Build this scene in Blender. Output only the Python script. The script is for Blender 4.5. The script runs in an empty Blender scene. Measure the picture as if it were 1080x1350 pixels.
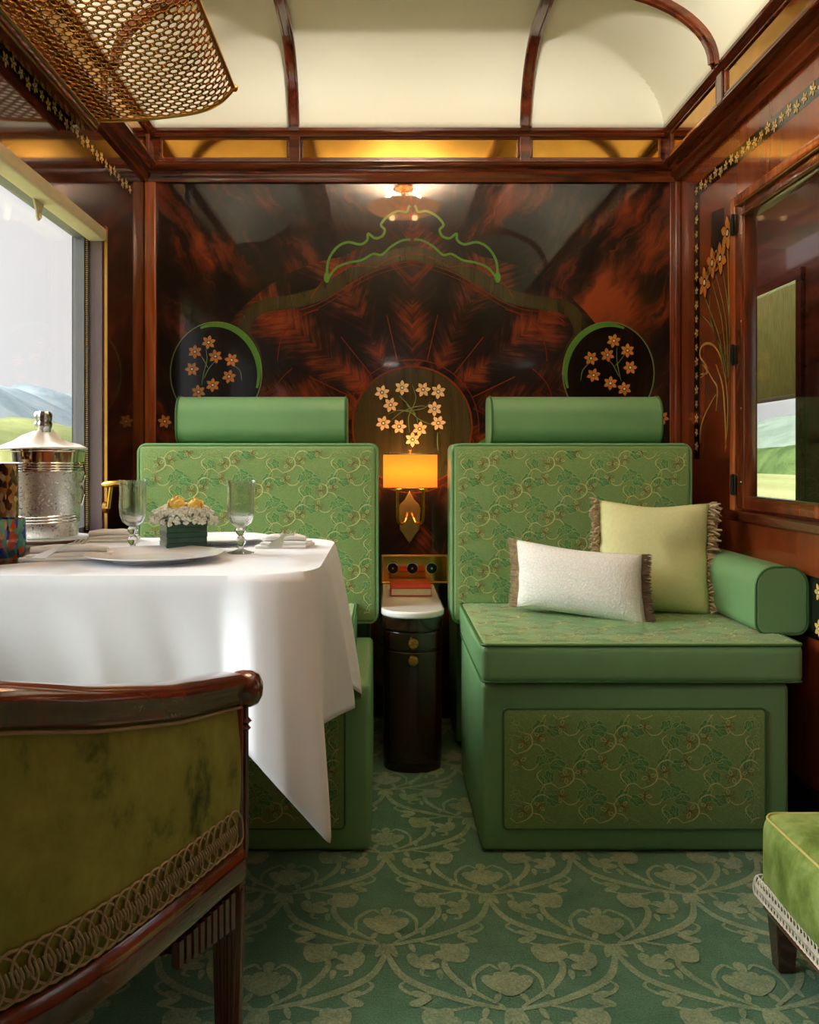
import bpy, math, random
from mathutils import Vector, Matrix
from mathutils.geometry import delaunay_2d_cdt
random.seed(7)
PI = math.pi
S = bpy.context.scene
COL = S.collection
sin, cos = math.sin, math.cos

# ------------------------------------------------------------------ helpers
def lin(r, g, b):
    f = lambda c: (c/255/12.92 if c/255 <= .04045 else ((c/255+.055)/1.055)**2.4)
    return (f(r), f(g), f(b), 1)

def tag(o, label=None, cat=None, group=None, kind=None):
    if label: o['label'] = label
    if cat: o['category'] = cat
    if group: o['group'] = group
    if kind: o['kind'] = kind
    return o

def thing(name, label, cat, loc, group=None):
    o = bpy.data.objects.new(name, None); COL.objects.link(o)
    o.location = loc; o.empty_display_size = .05
    return tag(o, label, cat, group)

def origin_of(p):
    while p is not None and p.parent is not None: p = p.parent
    return Vector(p.location) if p is not None else Vector((0, 0, 0))

class MB:
    def __init__(s): s.v = []; s.f = []; s.m = []
    def add(s, vs, fs, mi=0):
        k = len(s.v); s.v += [tuple(v) for v in vs]
        s.f += [tuple(i+k for i in f) for f in fs]; s.m += [mi]*len(fs); return s
    def box(s, x0, x1, y0, y1, z0, z1, mi=0):
        vs = [(x, y, z) for z in (z0, z1) for y in (y0, y1) for x in (x0, x1)]
        return s.add(vs, [(0,2,3,1),(4,5,7,6),(0,1,5,4),(2,6,7,3),(0,4,6,2),(1,3,7,5)], mi)
    def rbox(s, x0, x1, y0, y1, z0, z1, r, puff=0, n=3, g=10, mi=0):
        lo = Vector((x0, y0, z0)); hi = Vector((x1, y1, z1)); c = (lo+hi)/2
        def samples(a, b):
            L = [a + (r)*(1-cos(PI/2*i/n)) *1.0 for i in range(n)]
            M = [a+r + (b-a-2*r)*i/g for i in range(g+1)]
            R = [b - (r)*(1-cos(PI/2*i/n)) for i in range(n)][::-1]
            return L+M+R
        sm = [samples(lo[k], hi[k]) for k in range(3)]
        for ax in range(3):
            a, b = [(1, 2), (2, 0), (0, 1)][ax]
            for side in (0, 1):
                vs = []; na = len(sm[a]); nb = len(sm[b])
                for p in sm[a]:
                    for q in sm[b]:
                        P = Vector((0, 0, 0)); P[ax] = hi[ax] if side else lo[ax]; P[a] = p; P[b] = q
                        inn = Vector([min(max(P[k], lo[k]+r), hi[k]-r) for k in range(3)])
                        d = P-inn
                        # spherify so the corner patches meet
                        if d.length > 0: P = inn + d.normalized()*r
                        if puff:
                            for k in range(3):
                                o1, o2 = (k+1) % 3, (k+2) % 3
                                e1 = 1-abs((P[o1]-c[o1])/(hi[o1]-lo[o1])*2)**2.5; e2 = 1-abs((P[o2]-c[o2])/(hi[o2]-lo[o2])*2)**2.5
                                P[k] += puff*max(0, e1)*max(0, e2)*((P[k]-c[k])/(hi[k]-lo[k])*2)
                        vs.append(P)
                fs = []
                for i in range(na-1):
                    for j in range(nb-1):
                        q = (i*nb+j, (i+1)*nb+j, (i+1)*nb+j+1, i*nb+j+1)
                        fs.append(q if side else q[::-1])
                s.add(vs, fs, mi)
        return s
    def tube(s, pts, r, n=8, closed=False, mi=0, cap=True, sq=None):
        pts = [Vector(p) for p in pts]; N = len(pts); rs = r if isinstance(r, (list, tuple)) else [r]*N
        vs = []; up = None
        for i, p in enumerate(pts):
            a = pts[(i-1) % N] if (closed or i > 0) else p; b = pts[(i+1) % N] if (closed or i < N-1) else p
            t = (b-a)
            if t.length < 1e-9: t = Vector((0, 0, 1))
            t.normalize()
            if up is None:
                up = Vector((0, 0, 1)) if abs(t.z) < .9 else Vector((0, 1, 0))
            x = t.cross(up); 
            if x.length < 1e-6: x = t.cross(Vector((1, 0, 0)))
            x.normalize(); y = x.cross(t).normalized(); up = y
            for k in range(n):
                an = 2*PI*k/n + (PI/4 if n == 4 else 0)
                if sq: vs.append(p + x*(sq[0]*(1 if cos(an) > 0 else -1)) + y*(sq[1]*(1 if sin(an) > 0 else -1)))
                else: vs.append(p + x*cos(an)*rs[i] + y*sin(an)*rs[i])
        fs = []
        for i in range(N if closed else N-1):
            j = (i+1) % N
            for k in range(n):
                l = (k+1) % n
                fs.append((i*n+k, i*n+l, j*n+l, j*n+k))
        if cap and not closed:
            fs.append(tuple(range(n))[::-1]); fs.append(tuple((N-1)*n+k for k in range(n)))
        return s.add(vs, fs, mi)
    def lathe(s, prof, c=(0, 0, 0), n=32, mi=0, flute=None, ax=None, closed=False):
        vs = []; c = Vector(c)
        for (r, z) in prof:
            for k in range(n):
                a = 2*PI*k/n; rr = r
                if flute: rr = r*(1+flute[1]*cos(a*flute[0])) if flute[2] < z < flute[3] else r
                p = Vector((rr*cos(a), rr*sin(a), z))
                if ax is not None: p = ax @ p
                vs.append(c+p)
        fs = []; M = len(prof)
        for i in range(M if closed else M-1):
            j = (i+1) % M
            for k in range(n):
                l = (k+1) % n; fs.append((i*n+k, i*n+l, j*n+l, j*n+k))
        return s.add(vs, fs, mi)
    def prism(s, poly, fn, mi=0, d0=0, d1=1):
        """poly: 2-D outline; fn(u,v,depth)->3-D"""
        n = len(poly)
        vs = [fn(u, v, d0) for u, v in poly]+[fn(u, v, d1) for u, v in poly]
        fs = [tuple(range(n))[::-1], tuple(range(n, 2*n))]+[(i, (i+1) % n, n+(i+1) % n, n+i) for i in range(n)]
        return s.add(vs, fs, mi)
    def stroke(s, pts, w, fn, mi=0, taper=True):
        """flat ribbon in (u,v) mapped by fn(u,v)"""
        N = len(pts); vs = []
        for i, (u, v) in enumerate(pts):
            a = pts[max(0, i-1)]; b = pts[min(N-1, i+1)]
            du, dv = b[0]-a[0], b[1]-a[1]; L = math.hypot(du, dv) or 1
            ww = w/2*((.35+.65*sin(PI*(i+.3)/(N-.4))) if taper else 1)
            vs.append(fn(u-dv/L*ww, v+du/L*ww)); vs.append(fn(u+dv/L*ww, v-du/L*ww))
        if any(q is None for q in vs):
            ok = [i for i in range(N-1) if None not in vs[2*i:2*i+4]]
            for i in ok: s.add(vs[2*i:2*i+4], [(0, 1, 3, 2)], mi)
            return s
        return s.add(vs, [(2*i, 2*i+1, 2*i+3, 2*i+2) for i in range(N-1)], mi)
    def poly(s, pts, fn, mi=0):
        vs = [fn(u, v) for u, v in pts]
        if None in vs: return s
        cu = sum(p[0] for p in pts)/len(pts); cv = sum(p[1] for p in pts)/len(pts)
        vs.append(fn(cu, cv)); n = len(pts)
        return s.add(vs, [(i, (i+1) % n, n) for i in range(n)], mi)
    def build(s, name, mats, parent=None, smooth=True, loc=None, bevel=0, label=None, auto=40, face=None):
        if face is not None:
            fv = Vector(face)
            for i, f in enumerate(s.f):
                if s.m[i] > 0:
                    a, b_, c = (Vector(s.v[k]) for k in (f[0], f[1], f[-1]))
                    if (b_-a).cross(c-a).dot(fv) < 0: s.f[i] = f[::-1]
        me = bpy.data.meshes.new(name)
        off = origin_of(parent) if parent is not None else Vector(loc or (0, 0, 0))
        me.from_pydata([(v[0]-off.x, v[1]-off.y, v[2]-off.z) for v in s.v], [], s.f)
        if not isinstance(mats, (list, tuple)): mats = [mats]
        for m in mats: me.materials.append(m)
        me.polygons.foreach_set('material_index', s.m)
        o = bpy.data.objects.new(name, me); COL.objects.link(o)
        if parent is not None: o.parent = parent
        else: o.location = off
        if smooth:
            me.polygons.foreach_set('use_smooth', [True]*len(s.f))
            me.update()
            try: me.set_sharp_from_angle(angle=math.radians(auto))
            except Exception: pass
        if bevel:
            b = o.modifiers.new('bevel', 'BEVEL'); b.width = bevel; b.segments = 3; b.limit_method = 'ANGLE'
        if label: o['label'] = label
        me.update()
        return o

def merge(o, d=1e-5):
    import bmesh
    bm = bmesh.new(); bm.from_mesh(o.data); bmesh.ops.remove_doubles(bm, verts=bm.verts, dist=d)
    bmesh.ops.recalc_face_normals(bm, faces=bm.faces); bm.to_mesh(o.data); bm.free(); return o

def catmull(P, n=10, closed=False):
    out = []; N = len(P)
    for i in range(N if closed else N-1):
        p0 = P[(i-1) % N] if (closed or i > 0) else P[0]; p1 = P[i]; p2 = P[(i+1) % N]
        p3 = P[(i+2) % N] if (closed or i < N-2) else P[-1]
        for k in range(n):
            t = k/n
            out.append(tuple(.5*((2*b)+(-a+c)*t+(2*a-5*b+4*c-d)*t*t+(-a+3*b-3*c+d)*t**3) for a, b, c, d in zip(p0, p1, p2, p3)))
    if not closed: out.append(tuple(P[-1]))
    return out

# ------------------------------------------------------------------ materials
class E:
    """tiny expression wrapper over math nodes"""
    def __init__(s, nt, sock): s.nt = nt; s.s = sock
    def _m(s, op, *a):
        n = s.nt.nodes.new('ShaderNodeMath'); n.operation = op
        for i, x in enumerate((s,)+a):
            if isinstance(x, E): s.nt.links.new(x.s, n.inputs[i])
            else: n.inputs[i].default_value = x
        return E(s.nt, n.outputs[0])
    def __add__(s, o): return s._m('ADD', o)
    def __sub__(s, o): return s._m('SUBTRACT', o)
    __radd__ = __add__
    __rmul__ = lambda s, o: s._m('MULTIPLY', o)
    def __rsub__(s, o): return s*-1+o
    def __mul__(s, o): return s._m('MULTIPLY', o)
    def __truediv__(s, o): return s._m('DIVIDE', o)
    def abs(s): return s._m('ABSOLUTE')
    def floor(s): return s._m('FLOOR')
    def fract(s): return s._m('FRACT')
    def sqrt(s): return s._m('SQRT')
    def atan2(s, o): return s._m('ARCTAN2', o)
    def gt(s, o): return s._m('GREATER_THAN', o)
    def lt(s, o): return s._m('LESS_THAN', o)
    def pw(s, o): return s._m('POWER', o)
    def sin(s): return s._m('SINE')
    def clamp(s): 
        r = s._m('ADD', 0.0); r.s.node.use_clamp = True; return r
    def mix(s, a, b):  # s = factor
        return a*(s*-1+1)+b*s

def new_mat(name):
    m = bpy.data.materials.new(name); m.use_nodes = True
    nt = m.node_tree; b = nt.nodes['Principled BSDF']; return m, nt, b

def coords(nt, scale=(1, 1, 1), kind='Object', rot=(0, 0, 0)):
    tc = nt.nodes.new('ShaderNodeTexCoord'); mp = nt.nodes.new('ShaderNodeMapping')
    mp.inputs['Scale'].default_value = scale; mp.inputs['Rotation'].default_value = rot
    nt.links.new(tc.outputs[kind], mp.inputs['Vector']); return mp.outputs[0]

def noise(nt, vec, scale=5, detail=4, rough=.6, dist=0):
    n = nt.nodes.new('ShaderNodeTexNoise'); n.inputs['Scale'].default_value = scale
    n.inputs['Detail'].default_value = detail; n.inputs['Roughness'].default_value = rough; n.inputs['Distortion'].default_value = dist
    if vec is not None: nt.links.new(vec, n.inputs['Vector'])
    return n.outputs[0]

def ramp(nt, fac, stops):
    r = nt.nodes.new('ShaderNodeValToRGB'); e = r.color_ramp.elements
    while len(e) < len(stops): e.new(.5)
    for k, (p, c) in enumerate(stops): e[k].position = p; e[k].color = c
    nt.links.new(fac, r.inputs[0]); return r.outputs[0]

def bump(nt, b, h, strength=.2, dist=.001):
    n = nt.nodes.new('ShaderNodeBump'); n.inputs['Strength'].default_value = strength; n.inputs['Distance'].default_value = dist
    nt.links.new(h, n.inputs['Height']); nt.links.new(n.outputs[0], b.inputs['Normal'])

def plain(name, col, rough=.5, metal=0, coat=0, spec=.5, var=0, vscale=30, bmp=0, bscale=200, sheen=0, trans=0):
    m, nt, b = new_mat(name)
    b.inputs['Roughness'].default_value = rough; b.inputs['Metallic'].default_value = metal
    b.inputs['Coat Weight'].default_value = coat; b.inputs['Coat Roughness'].default_value = .06
    b.inputs['Specular IOR Level'].default_value = spec
    b.inputs['Sheen Weight'].default_value = sheen
    v = coords(nt)
    n = noise(nt, v, vscale, 3)
    k = var
    c0 = tuple(x*(1-k) for x in col[:3])+(1,); c1 = tuple(min(1, x*(1+k)) for x in col[:3])+(1,)
    nt.links.new(ramp(nt, n, [(.3, c0), (.7, c1)]), b.inputs['Base Color'])
    if bmp: bump(nt, b, noise(nt, v, bscale, 2), bmp, .0008)
    return m

def wood(name, dark, mid, light, axis='Z', scale=1, rough=.12, coat=.6, pos=(.3, .5, .72)):
    m, nt, b = new_mat(name)
    sc = {'X': (1.2, 14, 14), 'Y': (14, 1.2, 14), 'Z': (14, 14, 1.2)}[axis]
    v = coords(nt, tuple(s*scale for s in sc))
    n1 = noise(nt, v, 1.6, 6, .62, .8)
    nt.links.new(ramp(nt, n1, [(pos[0], dark), (pos[1], mid), (pos[2], light)]), b.inputs['Base Color'])
    b.inputs['Roughness'].default_value = rough; b.inputs['Coat Weight'].default_value = coat; b.inputs['Coat Roughness'].default_value = .05
    return m

M = {}
M['mahog_x'] = wood('mahogany_x', lin(52, 20, 10), lin(98, 42, 22), lin(140, 66, 34), 'X', rough=.25)
M['mahog_y'] = wood('mahogany_y', lin(48, 18, 10), lin(84, 34, 18), lin(120, 54, 28), 'Y', rough=.25)
M['mahog_z'] = wood('mahogany_z', lin(62, 24, 11), lin(112, 48, 22), lin(160, 80, 40), 'Z', rough=.25)
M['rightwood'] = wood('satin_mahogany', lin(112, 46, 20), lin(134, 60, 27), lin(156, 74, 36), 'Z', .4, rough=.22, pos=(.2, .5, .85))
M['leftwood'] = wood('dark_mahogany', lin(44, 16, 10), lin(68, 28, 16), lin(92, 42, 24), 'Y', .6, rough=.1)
M['trimwood'] = wood('golden_mahogany', lin(120, 54, 22), lin(168, 86, 42), lin(205, 125, 70), 'Z', 1, rough=.2)
M['darkwood'] = wood('nightstand_wood', lin(24, 11, 9), lin(42, 19, 14), lin(66, 32, 22), 'Z', 1, rough=.18)
M['chairwood'] = wood('chair_mahogany', lin(48, 14, 8), lin(84, 30, 16), lin(120, 50, 26), 'Z', .35, rough=.12, coat=1)
M['cornice'] = wood('cornice_mahogany', lin(58, 22, 11), lin(100, 42, 20), lin(140, 66, 34), 'X', 1, rough=.16, coat=.8)
M['cornice_y'] = wood('cornice_mahogany_side', lin(50, 18, 10), lin(90, 36, 18), lin(125, 56, 30), 'Y', 1, rough=.16, coat=.8)
M['brass'] = plain('brass', lin(222, 170, 92), .28, 1, var=.08)
M['brass_dull'] = plain('aged_brass', lin(180, 155, 100), .36, 1, var=.15)
M['gold'] = plain('gold_mirror_glass', lin(208, 152, 66), .09, 1, var=.12, vscale=9)
M['copper'] = plain('rack_bronze', lin(206, 146, 78), .24, 1, var=.25, vscale=14)
M['silver'] = plain('silver', lin(205, 203, 196), .08, 1, var=.04)
M['flatware'] = plain('flatware_silver', lin(225, 225, 222), .38, .85, var=.03)
M['black'] = plain('black_metal', lin(22, 30, 26), .35, .5)
M['ebony'] = plain('ebony_inlay', lin(14, 12, 10), .15, 0, coat=.5)
M['cream'] = plain('cream_ceiling', lin(244, 240, 218), .6, var=.015, vscale=2)
M['leather'] = plain('green_leather', lin(114, 158, 108), .42, spec=.45, var=.06, vscale=5, bmp=.15, bscale=500)
M['leather_d'] = plain('green_piping', lin(62, 105, 58), .45, spec=.4)
M['white_cloth'] = plain('white_linen', lin(232, 236, 243), .75, spec=.2, var=.01, bmp=.08, bscale=900, sheen=.2)
M['napkin'] = plain('napkin_linen', lin(244, 244, 242), .8, spec=.2, var=.02, bmp=.1, bscale=700)
M['china'] = plain('white_china', lin(246, 247, 248), .22, coat=.2, var=.01)
M['marble'] = plain('white_marble', lin(232, 232, 228), .14, coat=.5, var=.05, vscale=7)
M['red'] = plain('red_book_cloth', lin(176, 48, 30), .5, var=.06)
M['paper'] = plain('book_pages', lin(236, 226, 204), .8, var=.08, vscale=200)
M['petal_tan'] = plain('inlay_petal_tan', lin(214, 140, 66), .25, coat=.5, var=.15, vscale=60)
M['petal_gold'] = plain('inlay_petal_gold', lin(226, 188, 106), .25, coat=.5, var=.15, vscale=60)
M['petal_pale'] = plain('inlay_petal_pale', lin(238, 206, 158), .25, coat=.5, var=.12, vscale=60)
M['inlay_white'] = plain('inlay_white', lin(245, 238, 215), .25, coat=.5)
M['inlay_green'] = plain('inlay_green', lin(88, 142, 58), .2, coat=.6, var=.1)
M['inlay_stem'] = plain('inlay_stem_green', lin(120, 146, 92), .2, coat=.6, var=.1)
M['inlay_olive'] = wood('inlay_olive_veneer', lin(46, 42, 22), lin(62, 54, 28), lin(80, 66, 34), 'Z', 1, rough=.25, coat=1)
M['inlay_rust'] = plain('inlay_rust_line', lin(122, 48, 22), .2, coat=.6, var=.15)
M['inlay_yellow'] = plain('inlay_yellow_line', lin(205, 172, 88), .25, coat=.5, var=.1)
M['rubber'] = plain('window_seal', lin(112, 114, 124), .5)
M['purple'] = plain('window_frame_grey', lin(112, 98, 108), .35)
M['blind'] = plain('cream_blind', lin(208, 192, 162), .6, var=.05)
M['pil_green'] = plain('pale_green_linen', lin(220, 222, 166), .85, spec=.2, var=.04, vscale=90, bmp=.35, bscale=420)
M['pil_white'] = None
M['fringe'] = plain('brown_fringe', lin(176, 154, 122), .8, var=.3, vscale=120)
M['fringe_d'] = plain('dark_brown_fringe', lin(96, 72, 52), .85, var=.3, vscale=160)
M['rosewhite'] = plain('white_blossom', lin(236, 236, 222), .8, var=.08, vscale=80, sheen=.3)
M['yellow'] = plain('yellow_petals', lin(248, 205, 92), .6, var=.1, vscale=40)
M['leafwrap'] = plain('leaf_wrapped_box', lin(34, 78, 56), .3, var=.25, vscale=30, coat=.2)
M['braid'] = plain('cream_braid', lin(172, 152, 120), .8, var=.1)
M['braid_w'] = plain('white_braid', lin(222, 216, 200), .8, var=.1)
M['bottle'] = plain('champagne_bottle_glass', lin(60, 66, 46), .08, coat=1)
M['foil'] = plain('silver_foil', lin(190, 190, 190), .25, 1, var=.5, vscale=150)
M['bead'] = plain('bead_chain_brass', lin(196, 160, 96), .3, .8)

def fabric_mat(name, base, spec=.25):
    m, nt, b = new_mat(name)
    v = coords(nt); n = noise(nt, v, 320, 2)
    d = tuple(x*.86 for x in base[:3])+(1,); l = tuple(x*1.12 for x in base[:3])+(1,)
    nt.links.new(ramp(nt, n, [(.35, d), (.65, l)]), b.inputs['Base Color'])
    b.inputs['Roughness'].default_value = .8; b.inputs['Specular IOR Level'].default_value = spec
    b.inputs['Sheen Weight'].default_value = .15
    bump(nt, b, noise(nt, v, 600, 1), .2, .0006); return m
M['fab'] = fabric_mat('brocade_green', lin(128, 158, 96))
M['fab_gold'] = fabric_mat('brocade_gold_thread', lin(208, 204, 138))
M['fab_dark'] = fabric_mat('brocade_leaf_thread', lin(90, 144, 86))
M['fab_out'] = fabric_mat('brocade_outline_thread', lin(168, 186, 120))
M['fab_brown'] = fabric_mat('brocade_brown_thread', lin(126, 108, 60))
FAB = [M['fab'], M['fab_gold'], M['fab_dark'], M['fab_out'], M['fab_brown']]
PF = dict(base=0, gold=1, leaf=2, out=3, brown=4)

def velvet(name, a, b_, c):
    m, nt, b = new_mat(name)
    v = coords(nt, (1, 1, .8)); n = noise(nt, v, 11, 5, .68, .2)
    nt.links.new(ramp(nt, n, [(.3, a), (.45, b_), (.7, c)]), b.inputs['Base Color'])
    b.inputs['Roughness'].default_value = .7; b.inputs['Specular IOR Level'].default_value = .2
    b.inputs['Sheen Weight'].default_value = .6; b.inputs['Sheen Roughness'].default_value = .35
    b.inputs['Sheen Tint'].default_value = (c[0], c[1], c[2], 1)
    return m
M['velvet'] = velvet('olive_velvet', lin(58, 72, 34), lin(142, 142, 68), lin(168, 168, 86))
M['velvet_g'] = velvet('green_velvet', lin(78, 96, 40), lin(110, 132, 60), lin(158, 176, 106))

def carpet_mats():
    out = []
    for nm, a, b_ in (('carpet_ground', lin(62, 102, 78), lin(98, 138, 108)), ('carpet_motif', lin(102, 126, 96), lin(164, 174, 142))):
        m, nt, b = new_mat(nm); v = coords(nt)
        n = noise(nt, v, 260, 2, .8); n2 = noise(nt, v, 14, 3)
        f = (E(nt, n)*.8+E(nt, n2)*.4-.1)
        nt.links.new(ramp(nt, f.s, [(.38, a), (.72, b_)]), b.inputs['Base Color'])
        b.inputs['Roughness'].default_value = .95; b.inputs['Specular IOR Level'].default_value = .1; b.inputs['Sheen Weight'].default_value = .2
        
        if nm == 'carpet_ground': bump(nt, b, n, .5, .003)
        out.append(m)
    return out
CARPET = carpet_mats()

# white matelasse pillow
m, nt, b = new_mat('white_matelasse'); v = coords(nt)
vo = nt.nodes.new('ShaderNodeTexVoronoi'); vo.inputs['Scale'].default_value = 105; vo.feature = 'DISTANCE_TO_EDGE'
vd = nt.nodes.new('ShaderNodeVectorMath'); vd.operation = 'MULTIPLY_ADD'; vn = nt.nodes.new('ShaderNodeTexNoise'); vn.inputs['Scale'].default_value = 60
nt.links.new(v, vn.inputs['Vector']); nt.links.new(vn.outputs['Color'], vd.inputs[0]); vd.inputs[1].default_value = (.012, .012, .012); nt.links.new(v, vd.inputs[2]); nt.links.new(vd.outputs[0], vo.inputs['Vector'])
nt.links.new(ramp(nt, vo.outputs['Distance'], [(.0, lin(226, 227, 220)), (.1, lin(244, 245, 240))]), b.inputs['Base Color'])
b.inputs['Roughness'].default_value = .85; b.inputs['Specular IOR Level'].default_value = .2
bump(nt, b, vo.outputs['Distance'], .6, .004); M['pil_white'] = m

# glass panes (thin): transparent with a mirror reflection at grazing angles
def pane_mat(name, tint, gloss=1.0):
    m, nt, b = new_mat(name); nt.nodes.remove(b); out = nt.nodes['Material Output']
    tr = nt.nodes.new('ShaderNodeBsdfTransparent'); tr.inputs[0].default_value = tint
    gl = nt.nodes.new('ShaderNodeBsdfGlossy'); gl.inputs['Roughness'].default_value = .01
    lw = nt.nodes.new('ShaderNodeLayerWeight')
    f = (E(nt, lw.outputs['Facing']).pw(5.0)*.96+.04)*gloss
    mx = nt.nodes.new('ShaderNodeMixShader'); nt.links.new(f.s, mx.inputs[0]); nt.links.new(tr.outputs[0], mx.inputs[1]); nt.links.new(gl.outputs[0], mx.inputs[2])
    nt.links.new(mx.outputs[0], out.inputs[0]); return m
M['pane'] = pane_mat('window_glass', (.97, .98, .97, 1), 1.0)
m, nt, b = new_mat('crystal_glass')
b.inputs['Transmission Weight'].default_value = 1; b.inputs['Roughness'].default_value = .0; b.inputs['IOR'].default_value = 1.38
out = nt.nodes['Material Output']; tr = nt.nodes.new('ShaderNodeBsdfTransparent'); mx = nt.nodes.new('ShaderNodeMixShader'); mx.inputs[0].default_value = .2
nt.links.new(b.outputs[0], mx.inputs[1]); nt.links.new(tr.outputs[0], mx.inputs[2]); nt.links.new(mx.outputs[0], out.inputs[0])
M['crystal'] = m
# speckled colour glass
def murano(name, cols, scale):
    m, nt, b = new_mat(name); v = coords(nt, (1, 1, .6))
    vo = nt.nodes.new('ShaderNodeTexVoronoi'); vo.inputs['Scale'].default_value = scale; nt.links.new(v, vo.inputs['Vector'])
    sp = nt.nodes.new('ShaderNodeSeparateColor'); nt.links.new(vo.outputs['Color'], sp.inputs[0])
    c = ramp(nt, sp.outputs[0], [(i/len(cols), c) for i, c in enumerate(cols)])
    c.node.color_ramp.interpolation = 'CONSTANT'
    nt.links.new(c, b.inputs['Base Color']); b.inputs['Roughness'].default_value = .06; b.inputs['Transmission Weight'].default_value = .25
    b.inputs['Coat Weight'].default_value = .6; return m
M['murano'] = murano('murano_mosaic', [lin(30, 40, 150), lin(70, 150, 150), lin(230, 165, 30), lin(40, 80, 170), lin(120, 185, 165), lin(50, 110, 120), lin(210, 90, 40), lin(90, 165, 150)], 95)
M['amber'] = murano('murano_amber_speckle', [lin(190, 150, 90), lin(60, 35, 15), lin(170, 120, 60), lin(215, 190, 140), lin(90, 55, 25), lin(180, 130, 70)], 110)
# frosted silver (condensation) for the bucket
m, nt, b = new_mat('frosted_silver'); v = coords(nt)
n = noise(nt, v, 190, 2, .5); n2 = noise(nt, v, 12, 2)
b.inputs['Metallic'].default_value = .85; b.inputs['Base Color'].default_value = lin(205, 204, 200)
nt.links.new(ramp(nt, n, [(.38, (.2, .2, .2, 1)), (.5, (.42, .42, .42, 1))]), b.inputs['Roughness'])
bump(nt, b, n, .3, .0012); M['frost'] = m
# lamp shade
m, nt, b = new_mat('amber_lamp_shade')
b.inputs['Base Color'].default_value = lin(250, 170, 60); b.inputs['Roughness'].default_value = .7
b.inputs['Emission Color'].default_value = (1, .40, .05, 1); b.inputs['Emission Strength'].default_value = .9
out = nt.nodes['Material Output']; tl = nt.nodes.new('ShaderNodeBsdfTranslucent'); tl.inputs[0].default_value = (1, .42, .06, 1); mx = nt.nodes.new('ShaderNodeMixShader'); mx.inputs[0].default_value = .5
nt.links.new(b.outputs[0], mx.inputs[1]); nt.links.new(tl.outputs[0], mx.inputs[2]); nt.links.new(mx.outputs[0], out.inputs[0])
M['shade'] = m
m, nt, b = new_mat('lamp_bulb'); b.inputs['Emission Color'].default_value = (1, .62, .28, 1); b.inputs['Emission Strength'].default_value = 24; M['bulb'] = m
m, nt, b = new_mat('amber_glass_bowl'); b.inputs['Base Color'].default_value = lin(220, 150, 90); b.inputs['Emission Color'].default_value = (1, .42, .14, 1); b.inputs['Emission Strength'].default_value = 5; M['bowl'] = m

# ---- back wall flame veneer
def back_wall_mat():
    m, nt, b = new_mat('flame_mahogany_marquetry')
    tc = nt.nodes.new('ShaderNodeTexCoord'); sx = nt.nodes.new('ShaderNodeSeparateXYZ'); nt.links.new(tc.outputs['Object'], sx.inputs[0])
    x = E(nt, sx.outputs[0])-CX; z = E(nt, sx.outputs[2])-1.084
    r = (x*x+z*z).sqrt(); th = z.atan2(x)
    sg = th*(7/PI); seg = sg.floor(); f = sg.fract()-.5; t = f.abs()*2          # 0 axis .. 1 seam
    lat = r*f.abs()*(PI/7)
    # inside the fan: feather figure around each petal's axis
    u = r-lat*1.1; vv = lat*5+seg*3.7
    def n3(a, b_, c, sc, det=4, ro=.6, di=0):
        cb = nt.nodes.new('ShaderNodeCombineXYZ')
        for i, q in enumerate((a, b_, c)):
            if isinstance(q, E): nt.links.new(q.s, cb.inputs[i])
            else: cb.inputs[i].default_value = q
        return E(nt, noise(nt, cb.outputs[0], sc, det, ro, di))
    s1 = n3(u*34, vv*1.5, seg*2.3, 1.4, 6, .65, .5)
    blot = n3(x*1.0, z*1.0, 0, 4.5, 3, .55)
    fan = (s1-.5)*.8+.49+(blot-.5)*1.2-(t*t)*.2
    # outside: diagonal, book-matched about the centre
    ax = x.abs()
    u2 = z*.9+ax*.62; v2 = ax*.9-z*.6
    s2 = n3(v2*16+n3(x, z, 0, 5)*3, u2*2.2, x.gt(0)*3.1, 1.3, 6, .65, .7)
    b2 = n3(v2*1.3, u2*.7, x.gt(0)*2, 3.2, 3, .55)
    outs = (s2-.5)*.9+.385+(b2-.5)*1.7
    zone = (r-(.66+(ax-.25).abs()*.25)).gt(0)
    fin = zone.mix(fan, outs)
    c = ramp(nt, fin.s, [(.30, lin(20, 11, 10)), (.44, lin(44, 20, 14)), (.58, lin(98, 42, 22)), (.78, lin(146, 66, 34))])
    nt.links.new(c, b.inputs['Base Color'])
    b.inputs['Roughness'].default_value = .35; b.inputs['Specular IOR Level'].default_value = .2
    b.inputs['Coat Weight'].default_value = 1; b.inputs['Coat Roughness'].default_value = .025; b.inputs['Coat IOR'].default_value = 1.5
    return m
CX = .105
YW = 3.21            # back wall
XL, XR = -.876, 1.085
H = .95
F = 1150.0
def wp(px, py, d=YW):
    return ((px-506)/F*d, H-(py-605)/F*d)
M['backwall'] = back_wall_mat()

# ------------------------------------------------------------------ setting
def struct(mb, name, mats, **k):
    return tag(mb.build(name, mats, **k), kind='structure')

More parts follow.
